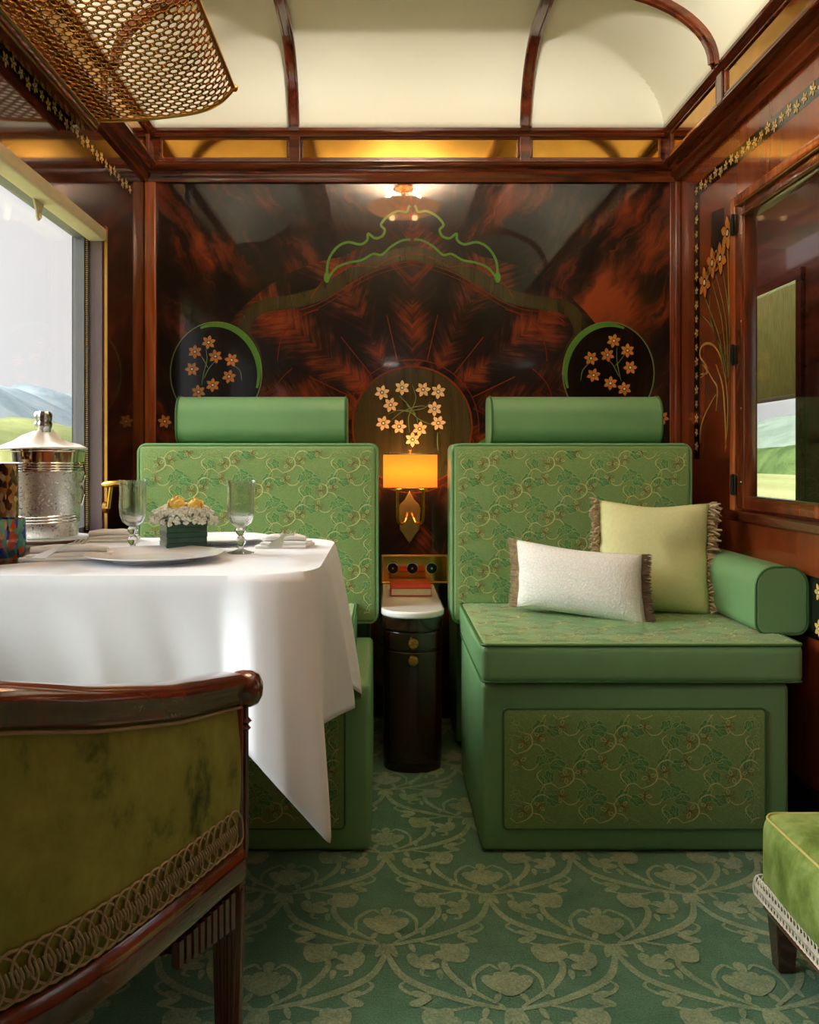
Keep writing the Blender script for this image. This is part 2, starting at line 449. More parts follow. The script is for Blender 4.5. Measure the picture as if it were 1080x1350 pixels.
# carpet: motif ribbons woven into the same mesh
def carpet():
    mb = MB(); x0, x1, y0, y1 = XL-.1, XR+.05, -2.2, YW+.1
    mb.box(x0, x1, y0, y1, -.05, 0)
    cnt = [0]
    def fn(u, v):
        return (u, v, .0008+cnt[0] % 11*.00005) if XL+.01 < u < XR-.01 and .9 < v < YW else None
    def petal(cx, cy, a, L, W, z=0):
        pts = []
        for i in range(14):
            t = i/14*2*PI; px = L*(.5-.5*cos(t)) ; py = W*sin(t)*(1-.35*cos(t))*.5
            pts.append((cx+px*cos(a)-py*sin(a), cy+px*sin(a)+py*cos(a)))
        z = .0006+random.random()*.0004
        mb.poly(pts, lambda u, v: (u, v, .0008+z) if fn(u, v) else None, 1)
    TW, TH = .44, .40
    nx = int((XR-XL)/TW)+3; ny = 14
    for j in range(-1, ny):
        for i in range(-1, nx):
            ox = CX-.1-TW*2+i*TW; oy = .9+j*TH*.5
            if j % 2: ox += TW/2
            for s in (-1, 1):
                cnt[0] += 1
                P = lambda u, v: (ox+s*u, oy+v)
                # ogee main stems
                cnt[0] += 1; mb.stroke([P(*q) for q in catmull([(0, 0), (.10, .035), (.19, .10), (.225, .2)], 8)], .017, fn, 1)
                cnt[0] += 1; mb.stroke([P(*q) for q in catmull([(.015, .01), (.08, .07), (.11, .13), (.10, .18)], 7)], .014, fn, 1)
                cnt[0] += 1; mb.stroke([P(*q) for q in catmull([(.06, .05), (.06, .1), (.03, .135), (.012, .12)], 6)], .009, fn, 1)
                cnt[0] += 1; mb.stroke([P(*q) for q in catmull([(.13, .055), (.17, .045), (.195, .07), (.18, .09)], 6)], .008, fn, 1)
                cnt[0] += 1; mb.stroke([P(*q) for q in catmull([(.05, .02), (.12, .0), (.17, .015)], 6)], .008, fn, 1)
                cnt[0] += 1; mb.stroke([P(*q) for q in catmull([(.105, .17), (.14, .15), (.155, .11), (.14, .1)], 6)], .009, fn, 1)
                # tulips and leaves
                a = PI/2 if s > 0 else PI/2
                bx, by = P(.075, .155); 
                for da, L, W in ((-.5, .06, .03), (0, .07, .032), (.5, .06, .03)): petal(bx, by-.01, PI/2+da-s*.5, L, W)
                bx, by = P(.17, .13)
                for da, L, W in ((-.7, .05, .024), (0, .055, .024), (.8, .045, .022)): petal(bx, by, PI/2+da+s*.8, L, W)
                bx, by = P(.14, .035)
                for da, L, W in ((0, .045, .02), (.9, .04, .018)): petal(bx, by, -.5+da if s > 0 else PI+.5-da, L, W)
                for k in range(4):
                    bx, by = P(.03+.045*k, .018+.022*k*k*.8)
                    petal(bx, by, (1.9-.2*k) if s > 0 else PI-(1.9-.2*k), .032, .012)
                bx, by = P(.2, .16); petal(bx, by, 1.2 if s > 0 else PI-1.2, .05, .018)
            # central pomegranate
            for da in (-.6, -.2, .2, .6): petal(ox, oy+.04, PI/2+da, .075, .03)
            petal(ox, oy+.105, PI/2, .04, .022)
    return struct(mb, 'floor', CARPET, smooth=False, face=(0, 0, 1))
carpet()

# coved ceiling
FXL, FXR, FY = -.827, 1.014, 3.16
def ceil_z(t, R): 
    if t >= R: return 2.4
    s = max(0, t)/R; return 2.15+.25*math.sqrt(max(0, 1-(1-s)**2))
def ceiling():
    na = 18
    RX, RY = .45, .26
    # cosine samples shared by both coves so that their crease follows the grid's diagonal
    def cs(R): return [R*(1-cos(PI/2*i/na)) for i in range(na+1)]
    xs = [FXL+t for t in cs(RX)]+[CX]+[FXR-t for t in cs(RX)[::-1]]
    ys = [-2.15]+[-2.15+.5*i for i in range(1, 10)]
    ys = [y for y in ys if y < FY-RY-.05]+[FY-t for t in cs(RY)[::-1]]
    vs = [(x, y, min(ceil_z(x-FXL, RX), ceil_z(FXR-x, RX), ceil_z(FY-y, RY))) for x in xs for y in ys]
    # true vertical start
    n = len(ys); fs = [(i*n+j, i*n+j+1, (i+1)*n+j+1, (i+1)*n+j) for i in range(len(xs)-1) for j in range(n-1)]
    mb = MB().add(vs, fs)
    o = struct(mb, 'ceiling', M['cream'], auto=30)
    sm = o.modifiers.new('thick', 'SOLIDIFY'); sm.thickness = .03; sm.offset = -1
    return o
ceiling()
# ribs
def rib_back(x, nm):
    pts = [(x, FY-.02, 2.14)]
    for i in range(0, 15):
        a = PI/2*i/14; t = .26*(1-cos(a)); pts.append((x, FY-t-.008*cos(a), 2.15+.25*sin(a)-.008*sin(a)))
    pts += [(x, y, 2.392) for y in (2.4, 1.5, .5, -.8, -2.1)]
    mb = MB().tube(pts, 0, 4, sq=(.018, .008)); 
    for dx in (-.0155, .0155): mb.tube([(p[0]+dx, p[1]-.006*(i < 13), p[2]-.009*(i >= 3)) for i, p in enumerate(pts)], .0055, 6)
    return struct(mb, nm, M['cornice_y'])
rib_back(-.325, 'trim_1'); rib_back(.512, 'trim_2')
def rib_side(y, nm):
    pts = []
    for i in range(0, 15):
        a = PI/2*i/14; t = .45*(1-cos(a)); pts.append((FXR-t-.008*cos(a), y, 2.15+.25*sin(a)-.008*sin(a)))
    pts += [(FXL+(FXR-p[0]), y, p[2]) for p in pts[::-1]]
    mb = MB().tube(pts, 0, 4, sq=(.008, .018))
    mb.tube(pts, 0, 4, sq=(.018, .008))
    for dy in (-.0155, .0155): mb.tube([(p[0], p[1]+dy, p[2]-.008) for p in pts], .0055, 6)
    return struct(mb, nm, M['cornice'])
rib_side(2.65, 'trim_3'); rib_side(1.0, 'trim_4'); rib_side(-.8, 'trim_5')

# cornice profile (offset into room, z); run along the back and both sides
prof = [(-.02, 1.965), (.012, 1.965), (.016, 1.975), (.026, 1.982), (.03, 1.992), (.026, 2.0), (.036, 2.004), (.05, 2.012), (.056, 2.02), (.05, 2.028), (.05, 2.034),
        (.042, 2.038), (-.02, 2.038)]
prof_top = [(-.02, 2.118), (.05, 2.118), (.056, 2.124), (.052, 2.13), (.06, 2.136), (.06, 2.146), (.05, 2.152), (-.02, 2.152)]
def run(prof, nm):
    mb = MB()
    def P(o, z, k):  # mitred loop round three sides
        return [(XL+o*.9, -2.15, z), (XL+o*.9, YW-o, z), (XR-o*1.3, YW-o, z), (XR-o*1.3, -2.15, z)][k]
    n = len(prof); vs = [P(o, z, k) for k in range(4) for o, z in prof]
    for k in range(3):
        for i in range(n-1): mb.f.append((k*n+i, (k+1)*n+i, (k+1)*n+i+1, k*n+i+1)); mb.m.append(0 if k == 1 else 1)
    mb.v = vs
    return struct(mb, nm, [M['cornice'], M['cornice_y']], auto=35)
run(prof, 'trim_6'); run(prof_top, 'trim_7')
# frieze: wood boards with amber mirror panels
def frieze():
    fb = MB()
    fb.box(FXL-.06, FXR+.09, YW-.032, YW+.02, 2.03, 2.125); 
    fb.box(XL-.02, FXL-.018, -2.15, YW, 2.03, 2.125); fb.box(FXR+.018, XR+.02, -2.15, YW, 2.03, 2.125)
    fo = struct(fb, 'trim_8', M['cornice'], smooth=False)
    def frame(a0, a1, fn, i):
        z0, z1 = 2.046, 2.112
        g = MB().prism([(a0, z0), (a1, z0), (a1, z1), (a0, z1)], fn, 0, 0, .003)
        g.build('mirror_panel', M['gold'], fo, smooth=False, label='amber gold mirror glass panel')
        k = MB(); w = .01
        for (u0, u1, v0, v1) in ((a0-w, a1+w, z1, z1+w), (a0-w, a1+w, z0-w, z0), (a0-w, a0, z0, z1), (a1, a1+w, z0, z1)):
            k.prism([(u0, v0), (u1, v0), (u1, v1), (u0, v1)], fn, 0, 0, .010)
        k.build('panel_frame', M['cornice'], fo, smooth=False, bevel=.003)
    yb = YW-.032
    for a0, a1 in ((-.805, -.352), (-.292, .484), (.542, 1.0)):
        frame(a0, a1, lambda u, v, d: (u, yb-d, v), 0)
    for a0, a1 in ((2.69, 3.11), (1.05, 2.61), (-.75, .95)):
        frame(a0, a1, lambda u, v, d: (FXR+.018-d, u, v), 0)
        frame(a0, a1, lambda u, v, d: (FXL-.018+d, u, v), 0)
    k = MB()
    for x in (-.322, .513): k.box(x-.02, x+.02, yb-.016, yb, 2.03, 2.125)
    for y in (2.65, 1.0):
        k.box(FXR+.004, FXR+.02, y-.022, y+.022, 2.03, 2.125); k.box(FXL-.02, FXL-.004, y-.022, y+.022, 2.03, 2.125)
    k.build('pilaster', M['cornice'], fo, smooth=False, bevel=.003)
frieze()

# walls with holes: plane X
def xwall(xa, xb, y0, y1, z0, z1, holes):
    ys = sorted({y0, y1, *[h[0] for h in holes], *[h[1] for h in holes]}); zs = sorted({z0, z1, *[h[2] for h in holes], *[h[3] for h in holes]})
    mb = MB()
    for i in range(len(ys)-1):
        for j in range(len(zs)-1):
            cy, cz = (ys[i]+ys[i+1])/2, (zs[j]+zs[j+1])/2
            if any(h[0] < cy < h[1] and h[2] < cz < h[3] for h in holes): continue
            mb.box(xa, xb, ys[i], ys[i+1], zs[j], zs[j+1])
    return mb
WZ0, WZ1 = .72, 1.667
LW = [(1.9, 2.73, WZ0, WZ1), (.1, 1.5, WZ0, WZ1), (-1.9, -.5, WZ0, WZ1)]
RWH = (1.35, 2.65, .80, 1.715)
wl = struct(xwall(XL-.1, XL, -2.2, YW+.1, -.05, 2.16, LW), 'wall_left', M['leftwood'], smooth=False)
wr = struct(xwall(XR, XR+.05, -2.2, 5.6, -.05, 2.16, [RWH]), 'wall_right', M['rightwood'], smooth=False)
wb = struct(MB().box(XL-.1, XR+.05, YW, YW+.05, -.05, 2.16), 'wall_back', M['backwall'], smooth=False)
wre = struct(MB().box(XL-.1, XR+.05, -2.25, -2.2, -.05, 2.45), 'wall_rear', M['mahog_z'], smooth=False)
struct(MB().box(XL, XR, YW-.014, YW, 0, .12).box(XL, XL+.014, -2.2, YW, 0, .12).box(XR-.014, XR, -2.2, YW, 0, .12), 'baseboard_back', M['darkwood'], smooth=False)
# corner trims
struct(MB().rbox(XL, XL+.042, YW-.022, YW, .12, 1.965, .006, g=2), 'trim_9', M['trimwood'])
struct(MB().rbox(XR-.022, XR, YW-.03, YW, .12, 1.965, .006, g=2).rbox(XR-.035, XR, YW-.012, YW, .12, 1.965, .004, g=2), 'trim_10', M['mahog_z'])

# ---- corridor beyond the right-hand window
XC = 1.86
CW = [(3.90, 4.95, .76, 1.75), (.9, 2.1, .76, 1.75)]
struct(xwall(XC, XC+.06, -.5, 5.6, -.05, 2.3, CW), 'wall_corridor', M['mahog_y'], smooth=False)
struct(MB().box(XR+.05, XC, -.5, 5.6, -.05, -.0), 'floor_corridor', CARPET[0], smooth=False)
struct(MB().box(XR+.05, XC+.06, -.5, 5.6, 2.3, 2.33), 'ceiling_corridor', M['cream'], smooth=False)
struct(MB().box(XR+.05, XC, 5.6, 5.65, -.05, 2.33).box(XR+.05, XC, -.55, -.5, -.05, 2.33), 'wall_corridor_end', M['mahog_z'], smooth=False)
for i, h in enumerate(CW):
    w = struct(MB().box(XC-.02, XC, h[0]-.05, h[0], h[2]-.05, h[3]+.05).box(XC-.02, XC, h[1], h[1]+.05, h[2]-.05, h[3]+.05).box(XC-.035, XC, h[0], h[1], h[2]-.05, h[2]).box(XC-.02, XC, h[0], h[1], h[3], h[3]+.05),
               'window_%d' % (5+i), M['mahog_y'], smooth=False, bevel=.004)
    MB().box(XC+.03, XC+.034, h[0], h[1], h[2], h[3]).build('pane', M['pane'], w, smooth=False)
m, nt, b = new_mat('olive_blind_fabric'); v = coords(nt, (60, 60, 6))
nt.nodes.remove(b); out = nt.nodes['Material Output']
df = nt.nodes.new('ShaderNodeBsdfDiffuse'); tl = nt.nodes.new('ShaderNodeBsdfTranslucent'); mx = nt.nodes.new('ShaderNodeMixShader')
c = ramp(nt, noise(nt, v, 3, 3), [(.3, lin(176, 168, 104)), (.7, lin(212, 204, 140))])
nt.links.new(c, df.inputs[0]); nt.links.new(c, tl.inputs[0]); nt.links.new(df.outputs[0], mx.inputs[1]); nt.links.new(tl.outputs[0], mx.inputs[2]); mx.inputs[0].default_value = .45
nt.links.new(mx.outputs[0], out.inputs[0]); M['corr_blind'] = m
t = thing('roller_blind', 'olive yellow blind half lowered in the corridor window beyond the glass', 'blind', (XC-.012, 4.42, 1.74))
MB().box(XC-.014, XC-.011, 3.90, 4.94, 1.24, 1.74).build('fabric', M['corr_blind'], t, smooth=False)
MB().rbox(XC-.02, XC-.006, 3.90, 4.94, 1.222, 1.242, .005, g=2).build('hem_bar', M['blind'], t)

# ---- left windows
def left_window(i, h):
    y0, y1, z0, z1 = h; xg = -.952
    fr = MB()                         # brass-edged wooden lining round the opening
    fr.rbox(XL-.002, XL+.010, y1-.004, y1+.012, z0-.02, z1+.012, .004, g=2).rbox(XL-.002, XL+.010, y0-.012, y0+.004, z0-.02, z1+.012, .004, g=2)
    w = struct(fr, 'window_%d' % i, M['trimwood'])
    MB().box(XL+.004, XL+.0125, y1-.007, y1-.003, z0, z1).box(XL+.004, XL+.0125, y0+.003, y0+.007, z0, z1).build('brass_strip', M['brass'], w, smooth=False)
    fj = MB()
    for ya, yb in ((y1-.014, y1-.001), (y0+.001, y0+.014)): fj.box(XL-.04, XL-.002, ya, yb, z0, z1)
    fj.build('jamb', M['purple'], w, smooth=False)
    gu = MB()
    for ya, yb in ((y1-.02, y1-.001), (y0+.001, y0+.02)): gu.box(XL-.052, XL-.04, ya, yb, z0, z1)
    gu.build('blind_guide', M['ebony'], w, smooth=False)
    bd = MB(); n = 150
    for k in range(n):
        z = z0+.01+(z1-z0-.02)*k/n
        for y in (y1-.022, y0+.022): bd.rbox(XL-.050, XL-.042, y-.0025, y+.0025, z, z+.0036, .001, n=1, g=1)
    bd.build('bead_chain', M['bead'], w)
    se = MB()
    for ya, yb in ((y1-.03, y1-.001), (y0+.001, y0+.03)): se.box(xg-.01, XL-.052, ya, yb, z0, z1)
    se.box(xg-.01, XL-.052, y0, y1, z1-.03, z1-.001).box(xg-.01, XL-.052, y0, y1, z0, z0+.02)
    se.build('seal', M['rubber'], w, smooth=False)
    MB().box(xg-.004, xg, y0+.001, y1-.001, z0+.001, z1-.001).build('pane', M['pane'], w, smooth=False)
    MB().rbox(xg, XL+.02, y0-.01, y1+.01, z0-.025, z0+.004, .005, g=3).build('sill', M['mahog_y'], w)
    return w
W1 = left_window(1, LW[0]); left_window(2, LW[1]); left_window(3, LW[2])
# blind rolled up over window 1
t = thing('window_blind', 'cream roller blind rolled up along the top of the left window with a pull tab', 'blind', (XL-.03, 2.3, 1.66))
MB().rbox(XL-.045, XL+.012, 1.86, 2.722, 1.628, 1.668, .009, g=4).build('casing', M['blind'], t)
mb = MB().prism([(-.035, 1.632), (.035, 1.632), (.014, 1.600), (.012, 1.586), (0, 1.577), (-.012, 1.586), (-.014, 1.600)], lambda u, v, d: (XL-.038+d, 2.30+u, v), 0, 0, .006)
mb.build('pull_tab', M['blind'], t, smooth=False, bevel=.0015)
MB().lathe([(.003, 0), (.007, 0), (.007, .003), (.003, .003), (.003, 0)], (XL-.0305, 2.30, 1.591), 14, ax=Matrix.Rotation(PI/2, 3, 'Y')).build('eyelet', M['inlay_white'], t)
# brass window handle at sill
hnd = W1
MB().tube([(XL+.012, 2.70, .80), (XL+.03, 2.68, .80), (XL+.045, 2.66, .87)], .006, 8).lathe([(.0, -.006), (.018, -.006), (.018, .006), (0, .006)], (XL+.015, 2.70, .80), 14, ax=Matrix.Rotation(PI/2, 3, 'Y')).build('crank_arm', M['brass'], W1)
MB().tube([(XL+.02, 2.655, .872), (XL+.032, 2.65, .873), (XL+.075, 2.648, .876), (XL+.082, 2.648, .877)], [.005, .010, .011, .008], 10).build('crank_grip', M['brass'], W1)

# ---- right (corridor) window
y0, y1, z0, z1 = RWH
cs = MB()
cs.rbox(XR-.022, XR+.05, y1-.002, y1+.034, z0-.03, z1+.03, .005, g=3)
cs.rbox(XR-.022, XR+.05, y0-.034, y0+.002, z0-.03, z1+.03, .005, g=3)
cs.rbox(XR-.022, XR+.05, y0, y1, z1, z1+.03, .005, g=3)
w4 = struct(cs, 'window_4', M['trimwood'])
MB().rbox(XR-.034, XR+.05, y0-.05, y1+.05, z0-.036, z0-.004, .008, g=3).build('sill', M['mahog_y'], w4)
sf = MB()
for (ya, yb, za, zb) in ((y1-.07, y1-.006, z0, z1-.004), (y0+.006, y0+.07, z0, z1-.004), (y0+.07, y1-.07, z1-.05, z1-.004), (y0+.07, y1-.07, z0, z0+.034)):
    sf.rbox(XR-.02, XR+.02, ya, yb, za, zb, .005, g=2)
sf.build('sash_frame', M['mahog_z'], w4)
MB().box(XR-.004, XR, y0+.06, y1-.06, z0+.03, z1-.045).build('pane', M['pane'], w4, smooth=False)
MB().rbox(XR-.008, XR+.004, y0+.07, y1-.07, z0+.032, z0+.040, .002, g=1).rbox(XR-.028, XR-.014, y0+.07, y1-.04, z1-.012, z1-.004, .003, g=1).rbox(XR-.028, XR-.016, y0+.07, y1-.07, z1-.046, z1-.040, .002, g=1).build('brass_track', M['brass_dull'], w4)
for zz in (1.66, 1.265, .872):
    hb = MB()
    hb.rbox(XR-.027, XR-.019, y1+.002, y1+.017, zz-.03, zz+.03, .004, g=2).rbox(XR-.027, XR-.019, y1-.021, y1-.006, zz-.03, zz+.03, .004, g=2)
    hb.lathe([(0, -.032), (.0045, -.032), (.0045, .032), (0, .032)], (XR-.026, y1-.002, zz), 10)
    hb.build('hinge', M['black'], w4)
for zz in (1.62, 1.36, 1.10, .88):
    MB().lathe([(0, 0), (.004, 0), (.003, .002), (0, .0025)], (XR-.020, y1-.05, zz), 10, ax=Matrix.Rotation(-PI/2, 3, 'Y')).build('screw', M['silver'], w4)
# skirting rail and lower panel on right wall
struct(MB().rbox(XR-.008, XR, -.5, YW-.03, .60, .765, .003, g=2), 'trim_11', M['rightwood'])

# ------------------------------------------------------------------ marquetry
def flower(mb, cx, cz, R, fn, mp, a0=0, n=6, dark=3, wht=4, lift=0, sx=1):
    """six-petalled inlay flower; fn(u,v,lift)"""
    for k in range(n):
        a = a0+2*PI*k/n
        for (sc, mi, l) in ((1.08, dark, lift), (1, mp, lift+.0004)):
            pts = []
            for (t, w) in ((.12, .0), (.3, .17), (.55, .27), (.78, .2), (1, 0), (.78, -.2), (.55, -.27), (.3, -.17)):
                uu = R*t*sc; ww = R*w*(sc if sc == 1 else 1.2)
                pts.append((cx+sx*(uu*cos(a)-ww*sin(a)), cz+uu*sin(a)+ww*cos(a)))
            mb.poly(pts, lambda u, v, l=l: fn(u, v, l), mi)
    for (rr, mi, l) in ((.27, dark, .0008), (.17, wht, .0012)):
        mb.poly([(cx+sx*R*rr*cos(2*PI*i/12), cz+R*rr*sin(2*PI*i/12)) for i in range(12)], lambda u, v, l=l: fn(u, v, l+lift), mi)
bf = lambda u, v, l=0: (u, YW-.0006-l, v)
IM = [M['petal_pale'], M['petal_tan'], M['inlay_stem'], M['ebony'], M['inlay_white'], M['petal_gold'], M['inlay_green'], M['inlay_yellow'], M['inlay_olive'], M['inlay_rust']]
def PX(l): return [wp(x, y) for x, y in l]
def mir(p): return (2*543.6-p[0], p[1])

# central medallion
mb = MB()
mc = wp(543.6, 562); 
mb.poly([(mc[0]+.218*cos(2*PI*i/64), mc[1]+.218*sin(2*PI*i/64)) for i in range(64)], lambda u, v: bf(u, v, 0), 8)
mb.stroke([(mc[0]+.220*cos(2*PI*i/64), mc[1]+.220*sin(2*PI*i/64)) for i in range(65)], .006, lambda u, v: bf(u, v, .0003), 9, False)
mb.stroke([(mc[0]+.245*cos(2*PI*i/64), mc[1]+.245*sin(2*PI*i/64)) for i in range(65)], .003, lambda u, v: bf(u, v, .0003), 9, False)
mb.build('medallion', IM, wb, smooth=False, face=(0, -1, 0), label='round olive veneer medallion with a thin rust rim')
mb = MB()
zc = lambda x, y: (440+x/4.154, 440+y/4.154)
for (x, y, a) in ((265, 322, .3), (375, 296, .5), (490, 306, .1), (573, 317, .4), (312, 390, .2), (552, 411, .5), (272, 490, .3), (358, 508, .0), (472, 521, .4), (573, 489, .1), (432, 580, .52)):
    u, v = wp(*zc(x, y)); flower(mb, u, v, .0285, bf, 0, a, lift=.0006)
for pts in ([(300, 440), (350, 420), (430, 420), (500, 405), (530, 370)], [(360, 340), (400, 380), (430, 420), (455, 460), (460, 490)], [(430, 280), (450, 350), (430, 410), (410, 460), (415, 540)],
            [(320, 470), (370, 430), (430, 405), (480, 395), (510, 400)], [(350, 420), (420, 430), (470, 470), (540, 500)], [(395, 370), (410, 400), (450, 440)], [(570, 540), (568, 590), (572, 640)]):
    mb.stroke(catmull(PX([zc(*p) for p in pts]), 8), .0032, lambda u, v: bf(u, v, .0005), 2)
mb.build('flower_inlay', IM, wb, smooth=False, face=(0, -1, 0), label='wreath of pale inlaid daffodils above the wall lamp')

# crest and arch
z2 = lambda x, y: (380+x/2.842, y/2.842)
outer = [(145, 1050), (150, 980), (180, 930), (222, 908), (270, 916), (296, 900), (300, 876), (325, 893), (352, 885), (362, 862), (348, 842), (372, 812), (410, 792), (443, 795), (452, 776), (458, 772)]
inner = [(145, 1050), (180, 1005), (225, 985), (275, 975), (318, 952), (350, 955), (385, 925), (425, 902), (458, 898)]
mb = MB()
for L, w in ((outer, .009), (inner, .008)):
    P = [z2(*p) for p in L]
    for Q in (P, [mir(p) for p in P]):
        mb.stroke(catmull(PX(Q), 8), w, lambda u, v: bf(u, v, .0012), 6, False)
for p in (z2(145, 1040), mir(z2(145, 1040))):
    u, v = wp(*p); mb.poly([(u+.011*cos(2*PI*i/12), v+.02*sin(2*PI*i/12)) for i in range(12)], lambda a, b: bf(a, b, .0014), 6)
mb.build('crest_inlay', IM, wb, smooth=False, face=(0, -1, 0), label='scrolling bright green crest lines inlaid at the top of the arch')
# olive arch band from one roundel to the other
arch = [(332, 520), (336, 470), (322, 440), (330, 415), (350, 403), (385, 398), (420, 388), (450, 370), (480, 352), (512, 340), (543.6, 333)]
mb = MB()
for Q in (arch, [mir(p) for p in arch]):
    C_ = catmull(PX(Q), 10)
    mb.stroke(C_, .05, lambda u, v: bf(u, v, .0002 if u < CX else .00025), 8, False)
for dz in (-16, -10):
    P = [(x+(4 if i > 2 else 12), y-dz) for i, (x, y) in enumerate(arch[3:])]
    for Q in (P, [mir(p) for p in P]):
        mb.stroke(catmull(PX(Q), 10), .0035 if dz == -10 else .002, lambda u, v: bf(u, v, .0006), 9, False)
mb.build('arch_band', IM, wb, smooth=False, face=(0, -1, 0), label='dark olive arch band with thin rust lines below it')
# fan seams and scallops
mb = MB()
for k in range(1, 7):
    a = PI*k/7
    mb.stroke([(mc[0]+r*cos(a), mc[1]+r*sin(a)) for r in (.245, .33, .42)], .0035, lambda u, v: bf(u, v, .0004), 9, False)
for k in range(7):
    a = PI*(k+.5)/7; R0 = .60 if k in (2, 3, 4) else .55
    pts = [(mc[0]+(R0+.035*cos((t-.5)*PI)-(.06 if k in (0, 6) else 0))*cos(a+(t-.5)*PI/7), mc[1]+(R0+.035*cos((t-.5)*PI)-(.06 if k in (0, 6) else 0))*sin(a+(t-.5)*PI/7)) for t in [i/12 for i in range(13)]]
    mb.stroke(pts, .003, lambda u, v: bf(u, v, .0004), 9, False)
mb.build('fan_lines', IM, wb, smooth=False, face=(0, -1, 0))
# side roundels
def roundel(sgn):
    mb = MB()
    T = (lambda p: p) if sgn < 0 else mir
    c = wp(*T((285, 492))); 
    mb.poly([(c[0]+.165*cos(2*PI*i/48), c[1]+.185*sin(2*PI*i/48)) for i in range(48)], lambda u, v: bf(u, v, .0007), 3)
    pts = []
    for i in range(25):
        a = PI*.62-(PI*.72)*i/24 if sgn < 0 else PI*.38+(PI*.72)*i/24
        pts.append((c[0]+.158*cos(a), c[1]+.178*sin(a)))
    mb.stroke(pts, .022, lambda u, v: bf(u, v, .0011), 6)
    mb.stroke([(c[0]+.168*cos(2*PI*i/48), c[1]+.188*sin(2*PI*i/48)) for i in range(49)], .004, lambda u, v: bf(u, v, .0009), 2, False)
    if sgn < 0:
        z4 = lambda x, y: (180+x/3.6, 380+y/3.6)
        fl = [(343, 257), (278, 302), (375, 324), (452, 341), (264, 384), (440, 420), (362, 460), (295, 492), (135, 632)]
        st = [[(330, 290), (335, 340), (320, 400), (310, 460)], [(375, 345), (345, 380), (320, 430)], [(300, 310), (325, 350), (340, 380)], [(450, 360), (490, 390), (500, 440)]]
    else:
        z4 = lambda x, y: (680+x/3.6, 380+y/3.6)
        fl = [(465, 250), (530, 296), (435, 317), (357, 333), (543, 377), (369, 413), (449, 451), (515, 478), (695, 615)]
        st = [[(480, 280), (480, 340), (490, 400), (500, 440)], [(440, 340), (465, 370), (490, 420)], [(520, 310), (490, 350), (470, 370)], [(350, 355), (318, 390), (308, 440)]]
    for k, (x, y) in enumerate(fl): u, v = wp(*z4(x, y)); flower(mb, u, v, .0265, bf, 1, .3+.2*k, lift=.0012)
    for s in st: mb.stroke(catmull(PX([z4(*p) for p in s]), 8), .003, lambda u, v: bf(u, v, .0012), 2)
    mb.build('flower_roundel', IM, wb, smooth=False, face=(0, -1, 0), label='black roundel of tan inlaid daffodils with a green rim, behind the %s headrest' % ('left' if sgn < 0 else 'right'))
roundel(-1); roundel(1)

# green lines running down to the seats beside the medallion
mb = MB()
for Q in ([(600, 640), (618, 600), (650, 575), (700, 560)], [(487, 640), (469, 600), (437, 575), (387, 560)]):
    mb.stroke(catmull(PX(Q), 8), .014, lambda u, v: bf(u, v, .0008), 6)
mb.build('lower_scroll', IM, wb, smooth=False, face=(0, -1, 0))

# inlay band with little flowers round the right and left walls
def band(wall, X, s, vert):
    fn = lambda u, v, l=0: (X-s*(.0006+l), u, v)
    mb = MB(); zt, zb = 1.902, 1.856; ye = 3.045 if s > 0 else 3.03
    mb.box(min(X, X-s*.0007), max(X, X-s*.0007), -.5, ye, zb, zt, 3)
    if vert: mb.box(min(X, X-s*.0007), max(X, X-s*.0007), ye-.05, ye, .95, zb, 3)
    y = ye-.025; k = 0
    while y > (-.4):
        flower(mb, y, (zt+zb)/2+.006*sin(k*2.1), .019 if k % 3 else .016, fn, 5, k*.7, n=5, dark=3, lift=.0008)
        y -= .043; k += 1
    yy = [ye-.025-.0215*i for i in range(140)]
    mb.stroke([(q, (zt+zb)/2+.009*sin(i*PI/2)) for i, q in enumerate(yy)], .002, lambda u, v: fn(u, v, .0005), 2, False)
    if vert:
        z = zb-.03; k = 0
        while z > .97:
            flower(mb, ye-.025, z, .018 if k % 2 else .015, fn, 5, k*.7, n=5, dark=3, lift=.0008); z -= .049; k += 1
        for zz, zz2 in ((.735, .6), ):
            pass
    mb.build('inlay_band', IM, wall, smooth=False, face=(-s, 0, 0), label='black band of small gold inlaid flowers')
band(wr, XR, 1, True); band(wl, XL, -1, False)
# lower flower strip on the right wall
mb = MB(); fn = lambda u, v, l=0: (XR-.0086-l, u, v)
mb.box(XR-.0088, XR-.008, -.5, 3.1, .50, .655, 3)
k = 0; y = 2.125
for row in (.62, .53):
    y = 2.155
    while y > -.4:
        flower(mb, y, row, .024, fn, 5, k*.7, n=6, lift=.0004); y -= .075; k += 1
mb.build('lower_inlay_band', IM, wr, smooth=False, face=(-1, 0, 0), label='black strip of gold inlaid flowers beside the armrest')
